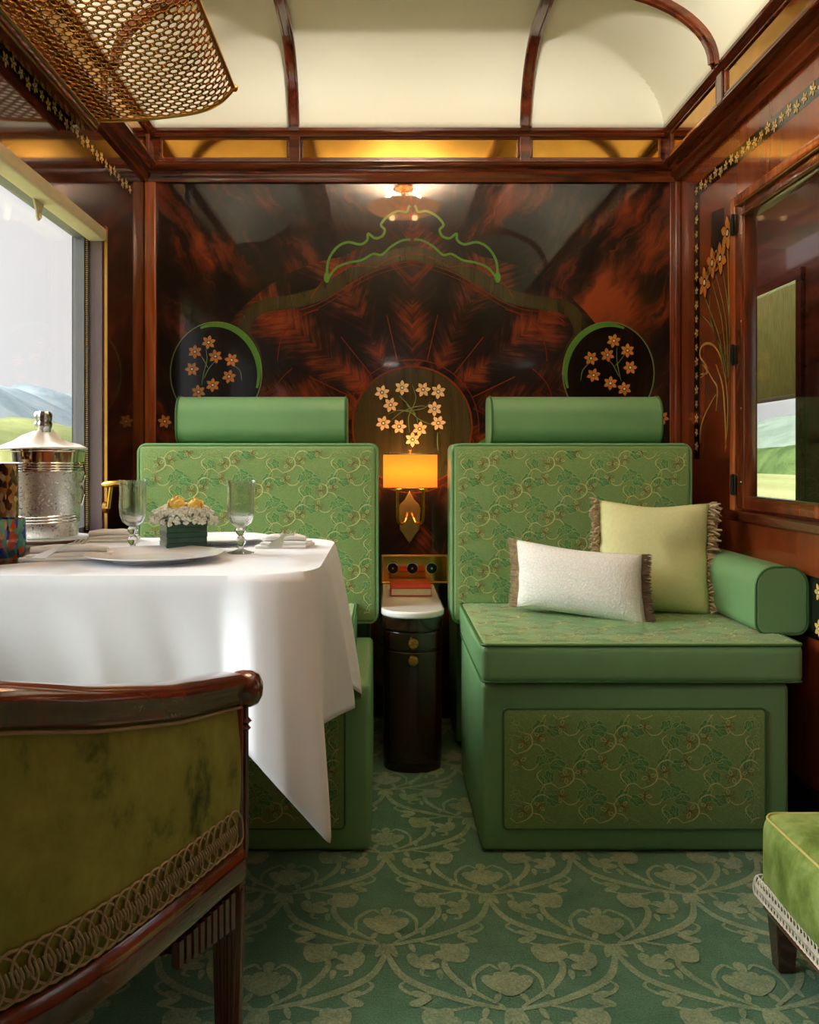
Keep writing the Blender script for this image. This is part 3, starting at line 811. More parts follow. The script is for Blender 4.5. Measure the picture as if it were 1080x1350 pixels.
# tall daffodil marquetry between band and window
z7 = lambda x, y: (860+x/4.5, 200+y/4.5)
z8 = lambda x, y: (860+x/4.5, 480+y/4.5)
def rp(p):
    d = XR*F/(p[0]-506); return (d, H-(p[1]-605)/F*d)
mb = MB(); fr_ = lambda u, v, l=0: (XR-.0006-l, u, v)
mb.add([fr_(*rp(z7(355, 360))), fr_(*rp(z7(425, 330))), fr_(*rp(z7(430, 540))), fr_(*rp(z7(345, 600)))], [(0, 1, 2, 3)], 3)
for (x, y, R) in ((450, 480, .055), (407, 632, .055), (360, 660, .055), (314, 775, .055)):
    u, v = rp(z7(x, y)); flower(mb, u, v, R, fr_, 1, .4, n=6, lift=.001)
for L, w, mi in (([(430, 1340), (400, 1150), (350, 1030), (285, 960)], .006, 2), ([(430, 1300), (400, 1100), (340, 930), (300, 830)], .006, 2), ([(440, 1250), (415, 1000), (360, 780)], .006, 2),
              ([(450, 1340), (440, 1000), (380, 730)], .006, 2), ([(455, 1340), (460, 1000), (420, 700)], .006, 2), ([(462, 1200), (458, 900), (450, 580)], .006, 7), ([(445, 1345), (420, 1200), (350, 1000), (345, 850)], .006, 2),
              ([(440, 1350), (400, 1200), (350, 1140), (300, 1150), (285, 1210), (330, 1290), (290, 1340)], .009, 7)):
    mb.stroke(catmull([rp(z7(*p)) for p in L], 8), w, lambda u, v: fr_(u, v, .0006), mi)
for L, w, mi in (([(380, 0), (420, 130), (435, 330), (440, 500)], .009, 7), ([(420, 0), (445, 150), (450, 330), (435, 520)], .006, 7), ([(290, 60), (330, 50), (300, 0)], .008, 7),
              ([(310, 0), (360, 90), (385, 130), (388, 190), (380, 280)], .008, 7), ([(380, 180), (320, 290), (290, 380), (285, 470)], .009, 7)):
    mb.stroke(catmull([rp(z8(*p)) for p in L], 8), w, lambda u, v: fr_(u, v, .0006), mi)
mb.build('daffodil_marquetry', IM, wr, smooth=False, face=(-1, 0, 0), label='tall inlaid daffodils with green leaves beside the corridor window')

# ------------------------------------------------------------------ brocade pattern
def brocade(mb, u0, u1, v0, v1, fn, tw=.2, th=.166, pad=.012, sc=1.0, ph=0):
    def ok(u, v):
        return fn(u, v) if u0+pad < u < u1-pad and v0+pad < v < v1-pad else None
    def leaf(cx, cy, a, s):
        pts = []
        for i in range(30):
            t = 2*PI*i/30; r = s*(.62+.30*abs(cos(2.5*t))+.10*cos(t))
            x, y = r*cos(t)+s*.5, r*sin(t)*.8
            pts.append((cx+x*cos(a)-y*sin(a), cy+x*sin(a)+y*cos(a)))
        dz_ = random.uniform(0, .0003)
        def low(u, v):
            q = ok(u, v)
            if q is None: return None
            n = fn(u, v, 1); return (q[0]+n[0]*dz_, q[1]+n[1]*dz_, q[2]+n[2]*dz_)
        mb.poly(pts, low, 2)
        mb.stroke(pts+pts[:1], .0013, lambda u, v: lift(u, v), 3, False)
        for da in (-.5, 0, .5):
            mb.stroke([(cx+s*t*cos(a+da*.8), cy+s*t*sin(a+da*.8)) for t in (.0, .5, 1.05)], .0011, lambda u, v: lift(u, v), 3)
    def lift(u, v):
        q = ok(u, v)
        if q is None: return None
        n = fn(u, v, 1); k_ = .0004+.0002*math.sin(u*900+v*700)**2; return (q[0]+n[0]*k_, q[1]+n[1]*k_, q[2]+n[2]*k_)
    def berry(cx, cy, s):
        for k in range(6):
            a = 2*PI*k/6+cx*40; r = s*.15
            for sg_ in (-1, 1):
                P_ = [(cx+(r+s*t_)*cos(a)-sg_*s*.26*sin(PI*t_)*sin(a), cy+(r+s*t_)*sin(a)+sg_*s*.26*sin(PI*t_)*cos(a)) for t_ in (0, .25, .5, .75, 1)]
                mb.stroke(P_, .0014, lift, 4 if (k % 3) else 1, False)
        mb.poly([(cx+s*.3*cos(t_*PI/3), cy+s*.3*sin(t_*PI/3)) for t_ in range(6)], lift, 4)
    def stem(P, w=.0036, m=1):
        mb.stroke(catmull(P, 7), w, lift, m)
    i0 = int(u0/tw)-2; i1 = int(u1/tw)+2; j0 = int(v0/th)-2; j1 = int(v1/th)+2
    for i in range(i0, i1):
        for j in range(j0, j1):
            for half in (0, 1):
                ox = i*tw+half*tw*.5+ph; oy = j*th+half*th*.5
                q = lambda x, y: (ox+x, oy+y)
                stem([q(-.012, -.006), q(.012, .002), q(.026, .018), q(.022, .038), q(.004, .044)], .0036)
                stem([q(.022, .038), q(.034, .056), q(.052, .062), q(.066, .054)], .0032)
                stem([q(-.012, -.006), q(-.028, .006), q(-.044, .002), q(-.054, -.014)], .0028)
                stem([q(.052, .062), q(.058, .076), q(.05, .088)], .0022, 3)
                stem([q(.026, .018), q(.044, .014), q(.056, .0)], .0026, 1)
                stem([q(-.05, .040), q(-.062, .028), q(-.056, .012), q(-.044, .002)], .0028)
                stem([q(.0, -.034), q(.012, -.044), q(.03, -.042), q(.04, -.03)], .0026, 1)
                stem([q(-.03, .056), q(-.018, .064), q(-.002, .062)], .0022, 3)
                leaf(ox-.002, oy+.046, 2.6, .026); leaf(ox+.056, oy-.002, -.8, .024)
                leaf(ox-.054, oy-.014, -1.9, .022); leaf(ox+.066, oy+.054, -.4, .021)
                leaf(ox-.030, oy+.012, 1.9, .018); leaf(ox+.040, oy-.030, .9, .018)
                leaf(ox+.05, oy+.088, 1.9, .014)
                berry(ox+.006, oy+.022, .016); berry(ox-.004, oy-.024, .015); berry(ox+.044, oy+.034, .013)

def plane_xz(y, s=-1):
    return lambda u, v, n=0: (0, s, 0) if n else (u, y+s*.0006, v)

# ------------------------------------------------------------------ seats
def piping(mb, x0, x1, z0, z1, y, r, rc=.03, ax='y'):
    pts = []
    for cx, cz, a in ((x1-rc, z1-rc, 0), (x0+rc, z1-rc, PI/2), (x0+rc, z0+rc, PI), (x1-rc, z0+rc, 1.5*PI)):
        for k in range(7):
            t = a+PI/2*k/6; u, v = cx+rc*cos(t), cz+rc*sin(t)
            pts.append((u, y, v) if ax == 'y' else (u, v, y))
    mb.tube(pts, r, 6, closed=True)
def headrest_prof(x0, x1, yb, z0, h, dep):
    """D-shaped bolster, running in X"""
    P = []
    for k in range(5): t = PI/2*k/4; P.append((-dep+.045-.045*sin(t+0), 0)) if 0 else None
    pr = [(0, .0), (-dep+.05, 0)]
    for k in range(9): t = PI/2*k/8; pr.append((-dep+.05-.05*sin(t), .05-.05*cos(t)))
    for k in range(9): t = PI/2*k/8; pr.append((-dep+.06-.06*cos(t), h-.06+.06*sin(t)))
    pr += [(-.02, h), (0, h-.02)]
    return [(yb+a, z0+b_) for a, b_ in pr]

def seat(kind):
    L = kind == 'left'
    if L: bx0, bx1, kx0, kx1, hx0, hx1 = -.80, -.032, -.762, -.016, -.662, -.118
    else: bx0, bx1, kx0, kx1, hx0, hx1 = .236, .978, .208, .953, .340, .886
    t = thing('upholstered_seat', 'green brocade seat behind the dining table, left of the nightstand' if L else 'green brocade seat with an armrest and two pillows, right of the nightstand', 'seat', ((bx0+bx1)/2, 2.4, 0), 'pair of green brocade train seats')
    sd = MB().rbox(bx0, bx1, 2.10, 2.66, .004, .408, .014, puff=.003, g=8)
    base = merge(sd.build('base', M['leather'], t))
    px0, px1, pz0, pz1 = (bx0+.052, bx1-.062, .062, .350)
    p = MB().rbox(px0, px1, 2.092, 2.104, pz0, pz1, .004, g=4)
    brocade(p, px0, px1, pz0, pz1, plane_xz(2.092), ph=.03)
    panel = p.build('front_panel', FAB, base, face=(0, -1, 0), label='brocade panel set in the seat front'); 
    pm = MB(); piping(pm, px0, px1, pz0, pz1, 2.094, .003, .012); pm.build('panel_piping', M['leather_d'], base)
    # cushion
    cx0, cx1 = (bx0+.01, bx1-.05) if L else (bx0-.002, bx1+.028)
    c = MB().rbox(cx0, cx1, 2.085, 2.70, .412, .505, .016, puff=.004, g=12)
    cush = merge(c.build('seat_cushion', M['leather'], t))
    tp = MB(); tp.rbox(cx0+.006, cx1-.006, 2.091, 2.66, .500, .508, .003, g=4)
    tpl = lambda u, v, n=0: (0, 0, 1) if n else (u, v, .5086)
    brocade(tp, cx0, cx1, 2.09, 2.68, tpl, ph=.05)
    tp.build('cushion_top', FAB, cush, face=(0, 0, 1))
    pm = MB(); piping(pm, cx0+.001, cx1-.001, 2.087, 2.69, .504, .0035, .016, 'z'); pm.build('piping', M['leather_d'], cush); pm = MB(); piping(pm, cx0+.001, cx1-.001, 2.087, 2.69, .416, .003, .016, 'z')
    pm.build('piping', M['leather_d'], cush)
    # backrest
    bk = MB().rbox(kx0, kx1, 2.70, 2.86, .44, .998, .02, puff=.0, g=8)
    back = merge(bk.build('backrest', M['leather'], t))
    fp = MB().rbox(kx0+.008, kx1-.008, 2.690, 2.712, .448, .990, .008, g=6)
    brocade(fp, kx0+.008, kx1-.008, .46, .990, plane_xz(2.690), ph=0)
    fp.build('backrest_front', FAB, back, face=(0, -1, 0), label='brocade front of the backrest')
    pm = MB(); piping(pm, kx0+.004, kx1-.004, .444, .994, 2.696, .0045, .025); pm.build('piping', M['leather'], back)
    MB().rbox(kx0+.03, kx1-.03, 2.86, YW-.03, .02, .93, .01, g=3).build('rear_box', M['leather'], t)
    # headrest
    hp = headrest_prof(0, 0, 2.92, .9985, .152, .16)
    hd = MB().prism(hp, lambda u, v, d: (hx0+d*(hx1-hx0), u, v), 0, 0, 1)
    h = hd.build('headrest', M['leather'], t, bevel=.004)
    for x in (hx0+.004, hx1-.004): MB().tube([(x, a, b_) for a, b_ in hp], .0035, 6, closed=True).build('piping', M['leather_d'], h)
    if not L:
        pr = []
        ax0, ax1, az0, az1 = .942, 1.074, .506, .676; rr = .05
        for cx, cz, a in ((ax1-rr, az1-rr, 0), (ax0+rr, az1-rr, PI/2), (ax0+.03, az0+.03, PI), (ax1-.03, az0+.03, 1.5*PI)):
            r_ = rr if cz > .6 else .03
            for k in range(9): tt = a+PI/2*k/8; pr.append((cx+r_*cos(tt), cz+r_*sin(tt)))
        a = MB().prism(pr, lambda u, v, d: (u, 2.205+d*.48, v), 0, 0, 1).build('armrest', M['leather'], t, bevel=.006)
        pm = MB(); pm.tube([(u, 2.208, v) for u, v in pr], .0035, 6, closed=True); pm.build('piping', M['leather_d'], a)
    return t
seat('left'); seat('right')

# ------------------------------------------------------------------ nightstand
t = thing('nightstand', 'narrow dark bow-fronted nightstand with a white marble top between the two seats', 'nightstand', (.0885, 2.9, 0))
def bowed(x0, x1, yf, ys, yb, n=16):
    pts = [(x1, yb), (x1, ys)]; c = (x0+x1)/2; w = (x1-x0)/2
    pts = [(x0, yb)]+[(c-w*cos(PI*i/n), ys-(ys-yf)*sin(PI*i/n)) for i in range(n+1)]+[(x1, yb)]
    return pts
def slab(mb, pts, z0, z1): return mb.prism(pts, lambda u, v, d: (u, v, d), 0, z0, z1)
slab(MB(), bowed(.0, .178, 2.635, 2.70, 3.19), .0, .478).build('cabinet', M['darkwood'], t, bevel=.002)
mt = slab(MB(), bowed(-.008, .186, 2.60, 2.69, 3.2), .471, .492).build('marble_top', M['marble'], t, bevel=.006)
slab(MB(), bowed(-.004, .182, 2.617, 2.695, 3.19), .432, .469).build('frieze', M['darkwood'], t, bevel=.002)
d1 = slab(MB(), bowed(-.002, .180, 2.623, 2.70, 2.78), .372, .426).build('drawer', M['darkwood'], t, bevel=.003)
d2 = slab(MB(), bowed(-.002, .180, 2.623, 2.70, 2.78), .03, .366).build('door', M['darkwood'], t, bevel=.003)
def knob(z, par):
    mb = MB(); R = Matrix.Rotation(PI/2, 3, 'X')
    mb.lathe([(0, 0), (.005, 0), (.005, .008), (.012, .010), (.0155, .014), (.014, .018), (.006, .020), (0, .0205)], (.089, 2.624, z), 24, ax=R)
    for k in range(6):
        a = 2*PI*k/6; mb.lathe([(0, .004), (.0035, .003), (.004, 0), (.0035, -.003), (0, -.004)], (.089+.0095*cos(a), 2.605, z+.0095*sin(a)), 8, ax=R)
    mb.build('knob', M['brass'], par)
knob(.397, d1); knob(.345, d2)
t = thing('book', 'small closed red book lying on the white marble nightstand top', 'book', (.095, 2.98, .492))
bk = MB().box(.022, .160, 2.90, 3.06, .4925, .4965).box(.022, .160, 2.90, 3.06, .5175, .5215).box(.022, .026, 2.90, 3.06, .4925, .5215)
cov = bk.build('cover', M['red'], t, smooth=False, bevel=.001)
MB().box(.026, .157, 2.903, 3.055, .4966, .5174).build('pages', M['paper'], t, smooth=False)

# socket panel
t = thing('socket_panel', 'brass panel with three round sockets on the back wall above the nightstand', 'socket', (.113, YW, .548))
u0, v1 = wp(505, 733); u1, v0 = wp(589, 766)
MB().box(u0, u1, YW-.012, YW-.0005, v0, v1).build('plate', M['gold'], t, smooth=False)
fm = MB(); w = .006
for a in ((u0-w, u1+w, v1, v1+w), (u0-w, u1+w, v0-w, v0), (u0-w, u0, v0, v1), (u1, u1+w, v0, v1)): fm.box(a[0], a[1], YW-.022, YW-.0005, a[2], a[3])
fm.build('frame', M['brass'], t, smooth=False, bevel=.002)
for px in (518, 543.5, 569):
    u, v = wp(px, 748.5); R = Matrix.Rotation(PI/2, 3, 'X')
    s_ = MB().lathe([(0, .004), (.019, .004), (.019, .0)], (u, YW-.012, v), 24, ax=R).build('socket', M['black'], t)
    MB().lathe([(.019, .0), (.019, .007), (.022, .007), (.022, 0)], (u, YW-.012, v), 24, ax=R).build('ring', M['silver'], s_)
    MB().lathe([(0, .006), (.004, .006), (.004, .004)], (u, YW-.012, v), 12, ax=R).build('pin', M['silver'], s_)

# wall lamp
t = thing('wall_lamp', 'brass wall lamp with a glowing orange half-drum shade below the daffodil wreath', 'lamp', (.094, YW, .72))
lx = .0945
def halfoval(w, dp, n=24): return [(lx-w*cos(PI*i/n), 3.10-dp*sin(PI*i/n)) for i in range(n+1)]
outl = halfoval(.096, .075)
z0, z1 = .848, .967
vs = [(x, y, z) for z in (z0, z1) for x, y in outl]; n = len(outl)
sh = MB().add(vs, [(i, i+1, n+i+1, n+i) for i in range(n-1)])
o = sh.build('shade', M['shade'], t); md = o.modifiers.new('t', 'SOLIDIFY'); md.thickness = .0015
for z in (z0, z1): MB().tube([(x, y, z) for x, y in outl], .0024, 6).build('shade_rim', M['brass_dull'], o)
k = MB()
for s in (-1, 1):
    k = MB(); k.tube(catmull([(lx+s*.045, 3.08, .90), (lx+s*.045, 3.08, .80), (lx+s*.045, 3.09, .74), (lx+s*.038, 3.11, .722), (lx+s*.022, 3.13, .72), (lx+s*.012, 3.15, .74), (lx+s*.008, YW-.012, .75)], 6), .0055, 8)
    k.lathe([(0, 0), (.014, 0), (.016, .006), (.009, .012), (.009, .03), (0, .03)], (lx+s*.045, 3.08, .838), 16)
    k.build('arm', M['brass'], t)
k = MB().tube([(lx, 3.10, .90), (lx, 3.10, .975), (lx, 3.10, .982)], [.002, .003, .006], 8); k.build('finial', M['brass'], t)
bp = [(0, .835), (.006, .822), (.018, .80), (.036, .782), (.042, .765), (.040, .742), (.038, .715), (.036, .690), (.022, .672), (.010, .652), (0, .640)]
bp = bp+[(-a, b_) for a, b_ in bp[::-1][1:-1]]
MB().prism(bp, lambda u, v, d: (lx+u, YW-.0006-d, v), 0, 0, .010).build('backplate', M['brass_dull'], t, smooth=False, bevel=.003)
for s in (-1, 1):
    MB().lathe([(0, -.02), (.010, -.012), (.012, 0), (.008, .014), (0, .02)], (lx+s*.045, 3.08, .885), 12).build('bulb', M['bulb'], t)

# ------------------------------------------------------------------ table + cloth
TZ = .75
tx0, tx1, ty0, ty1, tr = -.87, -.117, 1.48, 2.19, .13
t = thing('dining_table', 'dining table under the white cloth at the left window', 'table', (-.5, 1.84, 0))
def table_outline(off=0, n=10):
    P = [(tx0, ty1+off)]
    for i in range(1, 14): P.append((tx0+(tx1-tr-tx0)*i/14, ty1+off))
    for i in range(n+1): a = PI/2*(1-i/n); P.append((tx1-tr+(tr+off)*cos(a), ty1-tr+(tr+off)*sin(a)))
    for i in range(1, 10): P.append((tx1+off, ty1-tr-(ty1-ty0-2*tr)*i/10))
    for i in range(n+1): a = -PI/2*i/n; P.append((tx1-tr+(tr+off)*cos(a), ty0+tr+(tr+off)*sin(a)))
    for i in range(1, 15): P.append((tx1-tr-(tx1-tr-tx0)*i/14, ty0-off))
    return P
MB().prism([(x, y) for x, y in table_outline(-.012)], lambda u, v, d: (u, v, d), 0, .715, TZ-.004).build('tabletop', M['mahog_x'], t)
MB().lathe([(0, .0), (.19, .0), (.19, .012), (.05, .03), (.03, .06), (.028, .60), (.05, .70), (.12, .714), (0, .714)], (-.5, 1.84, 0), 32).build('pedestal', M['chairwood'], t)
def cloth():
    top = []
    base = table_outline(0)
    # resample by arclength
    L = [0]
    for a, b_ in zip(base, base[1:]): L.append(L[-1]+math.hypot(b_[0]-a[0], b_[1]-a[1]))
    tot = L[-1]; N = 300
    def at(s):
        for i in range(len(L)-1):
            if s <= L[i+1] or i == len(L)-2:
                k = (s-L[i])/(L[i+1]-L[i]); a, b_ = base[i], base[i+1]; return (a[0]+(b_[0]-a[0])*k, a[1]+(b_[1]-a[1])*k)
    sF = tx1-tr-tx0; sc1 = sF+PI/2*tr; sR = sc1+(ty1-ty0-2*tr); sc2 = sR+PI/2*tr
    key = [(0, (-.872, 2.225, .50)), (sF*.5, (-.50, 2.225, .50)), (sF, (-.22, 2.24, .44)), ((sF+sc1)/2, (-.056, 2.16, .352)), (sc1+.02, (-.055, 2.0, .412)), (sc1+.1, (-.088, 1.93, .455)),
           (sR-.13, (-.064, 1.83, .425)), (sR-.04, (-.122, 1.67, .44)), (sR+.04, (-.112, 1.52, .405)), ((sR+sc2)/2-.02, (-.088, 1.385, .335)), (sc2-.062, (-.155, 1.368, .42)), (sc2-.022, (-.208, 1.374, .478)), (sc2+.03, (-.262, 1.44, .50)),
           (sc2+.15, (-.34, 1.452, .505)), (sc2+.26, (-.45, 1.44, .50)), (sc2+.4, (-.58, 1.452, .50)), (tot, (-.872, 1.445, .50))]
    def hem(s):
        for i in range(len(key)-1):
            if s <= key[i+1][0] or i == len(key)-2:
                k = (s-key[i][0])/(key[i+1][0]-key[i][0]); 
                a = key[max(0, i-1)][1]; b_ = key[i][1]; c = key[i+1][1]; d = key[min(len(key)-1, i+2)][1]
                lin_ = [q+(r_-q)*k for q, r_ in zip(b_, c)]
                k2 = k*k*(3-2*k); sm_ = [q+(r_-q)*k2 for q, r_ in zip(b_, c)]
                return [(.5*p+.5*q) for p, q in zip(lin_, sm_)]
    ss = [tot*i/N for i in range(N+1)]; T = [at(s) for s in ss]; Hm = [hem(s) for s in ss]
    for _ in range(1): Hm = [Hm[0]]+[[(a+2*b_+c)/4 for a, b_, c in zip(Hm[i-1], Hm[i], Hm[i+1])] for i in range(1, N)]+[Hm[-1]]
    rows = []
    cx, cy = -.5, 1.835
    for k in (.0, .3, .6, .85, .96): rows.append([((cx+(x-cx)*k if True else 0), cy+(y-cy)*k, TZ+.0015) for x, y in T])
    R = 26
    for j in range(R+1):
        tt = j/R; row = []
        for i, ((x, y), h) in enumerate(zip(T, Hm)):
            # outward normal
            a = T[max(0, i-1)]; b_ = T[min(N, i+1)]; nx, ny = -(b_[1]-a[1]), (b_[0]-a[0]); l = math.hypot(nx, ny); nx, ny = nx/l, ny/l
            e = 1-(1-tt)**1.3
            wv = .003*tt*sin(ss[i]*19+1.0)+.0018*tt*sin(ss[i]*61+2*tt)
            ro = .004*(1-math.exp(-tt*30))
            z = TZ+.0015+(h[2]-TZ)*tt - (.0 if j else 0)
            row.append((x+(h[0]-x)*e+nx*(ro+wv), y+(h[1]-y)*e+ny*(ro+wv), z))
        rows.append(row)
    vs = [p for r in rows for p in r]; n = N+1
    fs = [(j*n+i, j*n+i+1, (j+1)*n+i+1, (j+1)*n+i) for j in range(len(rows)-1) for i in range(N)]
    o = MB().add(vs, fs).build('tablecloth', M['white_cloth'], None, loc=(-.5, 1.84, .5), auto=60)
    md = o.modifiers.new('t', 'SOLIDIFY'); md.thickness = .0012; md.offset = 0
    return tag(o, 'long white tablecloth hanging over the dining table with a pointed corner', 'tablecloth')
cloth()
TT = TZ+.0026
def tp(px, py, z=TZ):   # table-top point under a pixel
    d = (H-z)*F/(py-605); return ((px-506)/F*d, d)

# plates
def plate(x, y, R, label):
    o = MB().lathe([(0, 0), (R*.6, 0), (R*.62, .003), (R*.8, .009), (R, .014), (R, .016), (R*.8, .012), (R*.62, .006), (R*.55, .0045), (0, .0045)], (x, y, TT), 64).build('dinner_plate', M['china'], None, loc=(x, y, TT), auto=22)
    return tag(o, label, 'plate', 'white dinner plates')
plate(-.447, 1.70, .132, 'large white dinner plate at the front edge of the table below the flower box')
plate(-.385, 2.05, .115, 'white dinner plate at the back of the table behind the right wine glass')
plate(-.80, 1.90, .0, 'x') if False else None

def wineglass(x, y, label):
    t = thing('wine_glass', label, 'glass', (x, y, TT), 'crystal wine glasses')
    z = TT
    bowl = [(.006, .054), (.012, .056), (.022, .064), (.027, .078), (.0285, .10), (.0275, .125), (.028, .14), (.031, .152), (.0298, .152), (.0268, .140), (.0262, .125), (.0272, .10), (.0255, .080), (.020, .068), (.010, .0615), (.0, .060)]
    MB().lathe(bowl, (x, y, z), 48, flute=(16, .018, .062, .138)).build('bowl', M['crystal'], t)
    MB().lathe([(0, 0), (.028, 0), (.029, .0015), (.018, .004), (.007, .008), (.005, .014), (.010, .020), (.0115, .026), (.008, .032), (.0045, .036), (.0105, .043), (.0115, .048), (.007, .054), (0, .0545)], (x, y, z), 24, ).build('stem', M['crystal'], t)
wineglass(-.535, 1.86, 'crystal wine glass left of the flower box')
wineglass(-.300, 1.83, 'crystal wine glass right of the flower box')

# flower box
fx, fy = -.428, 1.862
t = thing('flower_box', 'square box wrapped in dark green leaves filled with white and yellow flowers', 'flowers', (fx, fy, TT))
ang = math.radians(24)
def rot(x, y): return (fx+x*cos(ang)-y*sin(ang), fy+x*sin(ang)+y*cos(ang))
bxm = MB(); hw = .042
for k in range(6):
    z0_, z1_ = TT+.011*k, TT+.011*(k+1)+.0006; e = .0008*(k % 2)
    P = [rot(*q) for q in ((-hw-e, -hw-e), (hw+e, -hw-e), (hw+e, hw+e), (-hw-e, hw+e))]
    bxm.prism(P, lambda u, v, d: (u, v, d), 0, z0_, z1_)
bxm.build('box', M['leafwrap'], t, smooth=False, bevel=.002)
fl = MB()
random.seed(3)
def blob(mb, c, r, n=8):
    mb.lathe([(r*sin(PI*i/5), -r*cos(PI*i/5)) for i in range(6)], c, n)
for k in range(620):
    a = random.uniform(0, 2*PI); rr = math.sqrt(random.random())
    x, y = fx+.070*rr*cos(a), fy+.056*rr*sin(a)
    z = TT+.068+.030*math.sqrt(max(0, 1-rr*rr))+random.uniform(-.004, .004)-.008*(rr > .9)
    r = random.uniform(.0028, .0046)
    for j in range(4):
        b4 = a+PI/2*j; fl.lathe([(0, -r*.9), (r*.6, -r*.55), (r*.82, 0), (r*.6, r*.55), (0, r*.85)], (x+r*.7*cos(b4), y+r*.7*sin(b4), z+r*.4*sin(j*2+k)), 7)
fl.build('white_blossoms', M['rosewhite'], t, label='cluster of small white blossoms')
for (dx, dy, s, tw_) in ((-.010, -.022, 1.15, .3), (.030, -.016, 1.0, 1.6)):
    ye = MB(); n = 8; mr = 7
    for k in range(12):
        a = tw_+k*2.4; Rk = (.005+.00115*k)*s; Hk = (.030-.0009*k)*s
        vs = []
        for i in range(mr+1):
            t_ = i/mr; rad = Rk*(.35+.65*sin(PI*min(1, .12+t_*.72)))+(.003*s*t_*t_ if k > 6 else 0)
            for j in range(n+1):
                q_ = -1+2*j/n; sp = (1.0-.25*t_)*q_
                th = a+sp; z_ = Hk*t_*(1-.22*abs(q_)**2*t_)
                vs.append((fx+dx+rad*cos(th), fy+dy+rad*sin(th), TT+.088+z_+(.0015*sin(k*3+t_*4))))
        ye.add(vs, [(i*(n+1)+j, i*(n+1)+j+1, (i+1)*(n+1)+j+1, (i+1)*(n+1)+j) for i in range(mr) for j in range(n)])
    o = ye.build('yellow_rose', M['yellow'], t, label='yellow rose in the box'); md = o.modifiers.new('t', 'SOLIDIFY'); md.thickness = .0008

# ice bucket
bx, by = -.820, 2.085
by = 2.09
t = thing('ice_bucket', 'silver ice bucket beaded with condensation beside the window', 'bucket', (bx, by, TT+.012))
zb = TT+.0135
MB().lathe([(0, 0), (.082, 0), (.084, .004), (.087, .05), (.092, .11), (.0955, .155)], (bx, by, zb), 64).build('body', M['frost'], t, label='frosted lower body')
MB().lathe([(.0955, .155), (.0985, .185), (.100, .200), (.1035, .202), (.1045, .206), (.1035, .210), (.099, .210), (.097, .19), (.09, .10), (.08, .02), (0, .02)], (bx, by, zb), 64).build('collar', M['silver'], t)
for grp in ((.156, .162, .168, .174), (.036, .043, .050)):
    pf = []
    for z in grp:
        r = .0960+(z-.156)*.1 if z > .1 else .0862+(z-.036)*.09
        pf += [(r-.0008, z-.0028), (r+.0014, z), (r-.0008, z+.0028)]
    MB().lathe(pf, (bx, by, zb), 64).build('banding', M['silver'], t)
MB().tube([(bx+.098+.004*0+.0, by-.01, zb+.165), (bx+.108, by-.02, zb+.17), (bx+.112, by-.02, zb+.15), (bx+.106, by-.02, zb+.132), (bx+.095, by-.012, zb+.128)], .003, 8).tube([(bx+.098, by-.01, zb+.12), (bx+.108, by-.02, zb+.10), (bx+.102, by-.02, zb+.075), (bx+.090, by-.01, zb+.08)], .003, 8).build('handle', M['silver'], t)
o = MB().lathe([(0, 0), (.10, 0), (.118, .008), (.118, .0105), (.10, .0085), (0, .0085)], (bx, by, TT+.0005), 64).build('under_plate', M['china'], None, loc=(bx, by, TT)); tag(o, 'white plate under the silver ice bucket', 'plate')
t = thing('champagne_bottle', 'champagne bottle with a foil neck standing in the ice bucket', 'bottle', (bx+.003, by, zb+.021))
bz = zb+.021
MB().lathe([(0, 0), (.040, 0), (.041, .01), (.041, .11), (.036, .14), (.022, .17), (.0155, .20), (.0155, .235)], (bx+.004, by, bz), 32).build('glass', M['bottle'], t)
MB().lathe([(.0160, .17+.035), (.0165, .215), (.017, .235), (.0195, .240), (.020, .248), (.018, .252), (.0195, .258), (.0200, .27), (.016, .276), (0, .277)], (bx+.004, by, bz), 24, flute=(12, .04, .23, .28)).build('foil', M['foil'], t)
# napkin over the bucket, neck coming through
N_ = 48; rows = []
for (r, z) in ((.0172, .247), (.021, .248), (.030, .243), (.045, .232), (.065, .221), (.086, .2145), (.100, .2125), (.106, .2085)):
    row = []
    for i in range(N_):
        a = 2*PI*i/N_
        wob = .004*sin(3*a+1)+.003*sin(7*a) if .02 < r < .1 else 0
        lop = .012*cos(a-.1)*(r > .03)*(r < .1)
        row.append((bx+.004*(r < .03)+r*cos(a), by+r*sin(a), zb+z-.0+wob+lop*(-1)*(1-r/.1)))
    rows.append(row)
vs = [p for r in rows for p in r]
o = MB().add(vs, [(j*N_+i, j*N_+(i+1) % N_, (j+1)*N_+(i+1) % N_, (j+1)*N_+i) for j in range(len(rows)-1) for i in range(N_)]).build('napkin_wrap', M['napkin'], None, loc=(bx, by, zb+.21))
md = o.modifiers.new('t', 'SOLIDIFY'); md.thickness = .002; md.offset = 1
tag(o, 'white napkin wrapped round the bottle neck over the ice bucket rim', 'napkin')

# tumblers
def tumbler(x, y, R, h, mat, label, lean=0):
    prof_ = [(0, 0), (R*.9, 0), (R*.98, .006), (R*1.02, h*.5), (R*.98, h), (R*.93, h), (R*.95, h*.5), (R*.88, .012), (0, .012)]
    o = MB().lathe(prof_, (x, y, TT), 10 if lean else 28).build('glass_tumbler', mat, None, loc=(x, y, TT), auto=25)
    tag(o, label, 'glass')
tumbler(-.755, 1.755, .034, .078, M['murano'], 'squat mosaic glass tumbler in blue, turquoise and yellow at the table front left', 1)
x_, y_ = tp(3, 712)
tumbler(-.836, 1.925, .028, .188, M['amber'], 'tall amber speckled glass behind the blue mosaic tumbler')

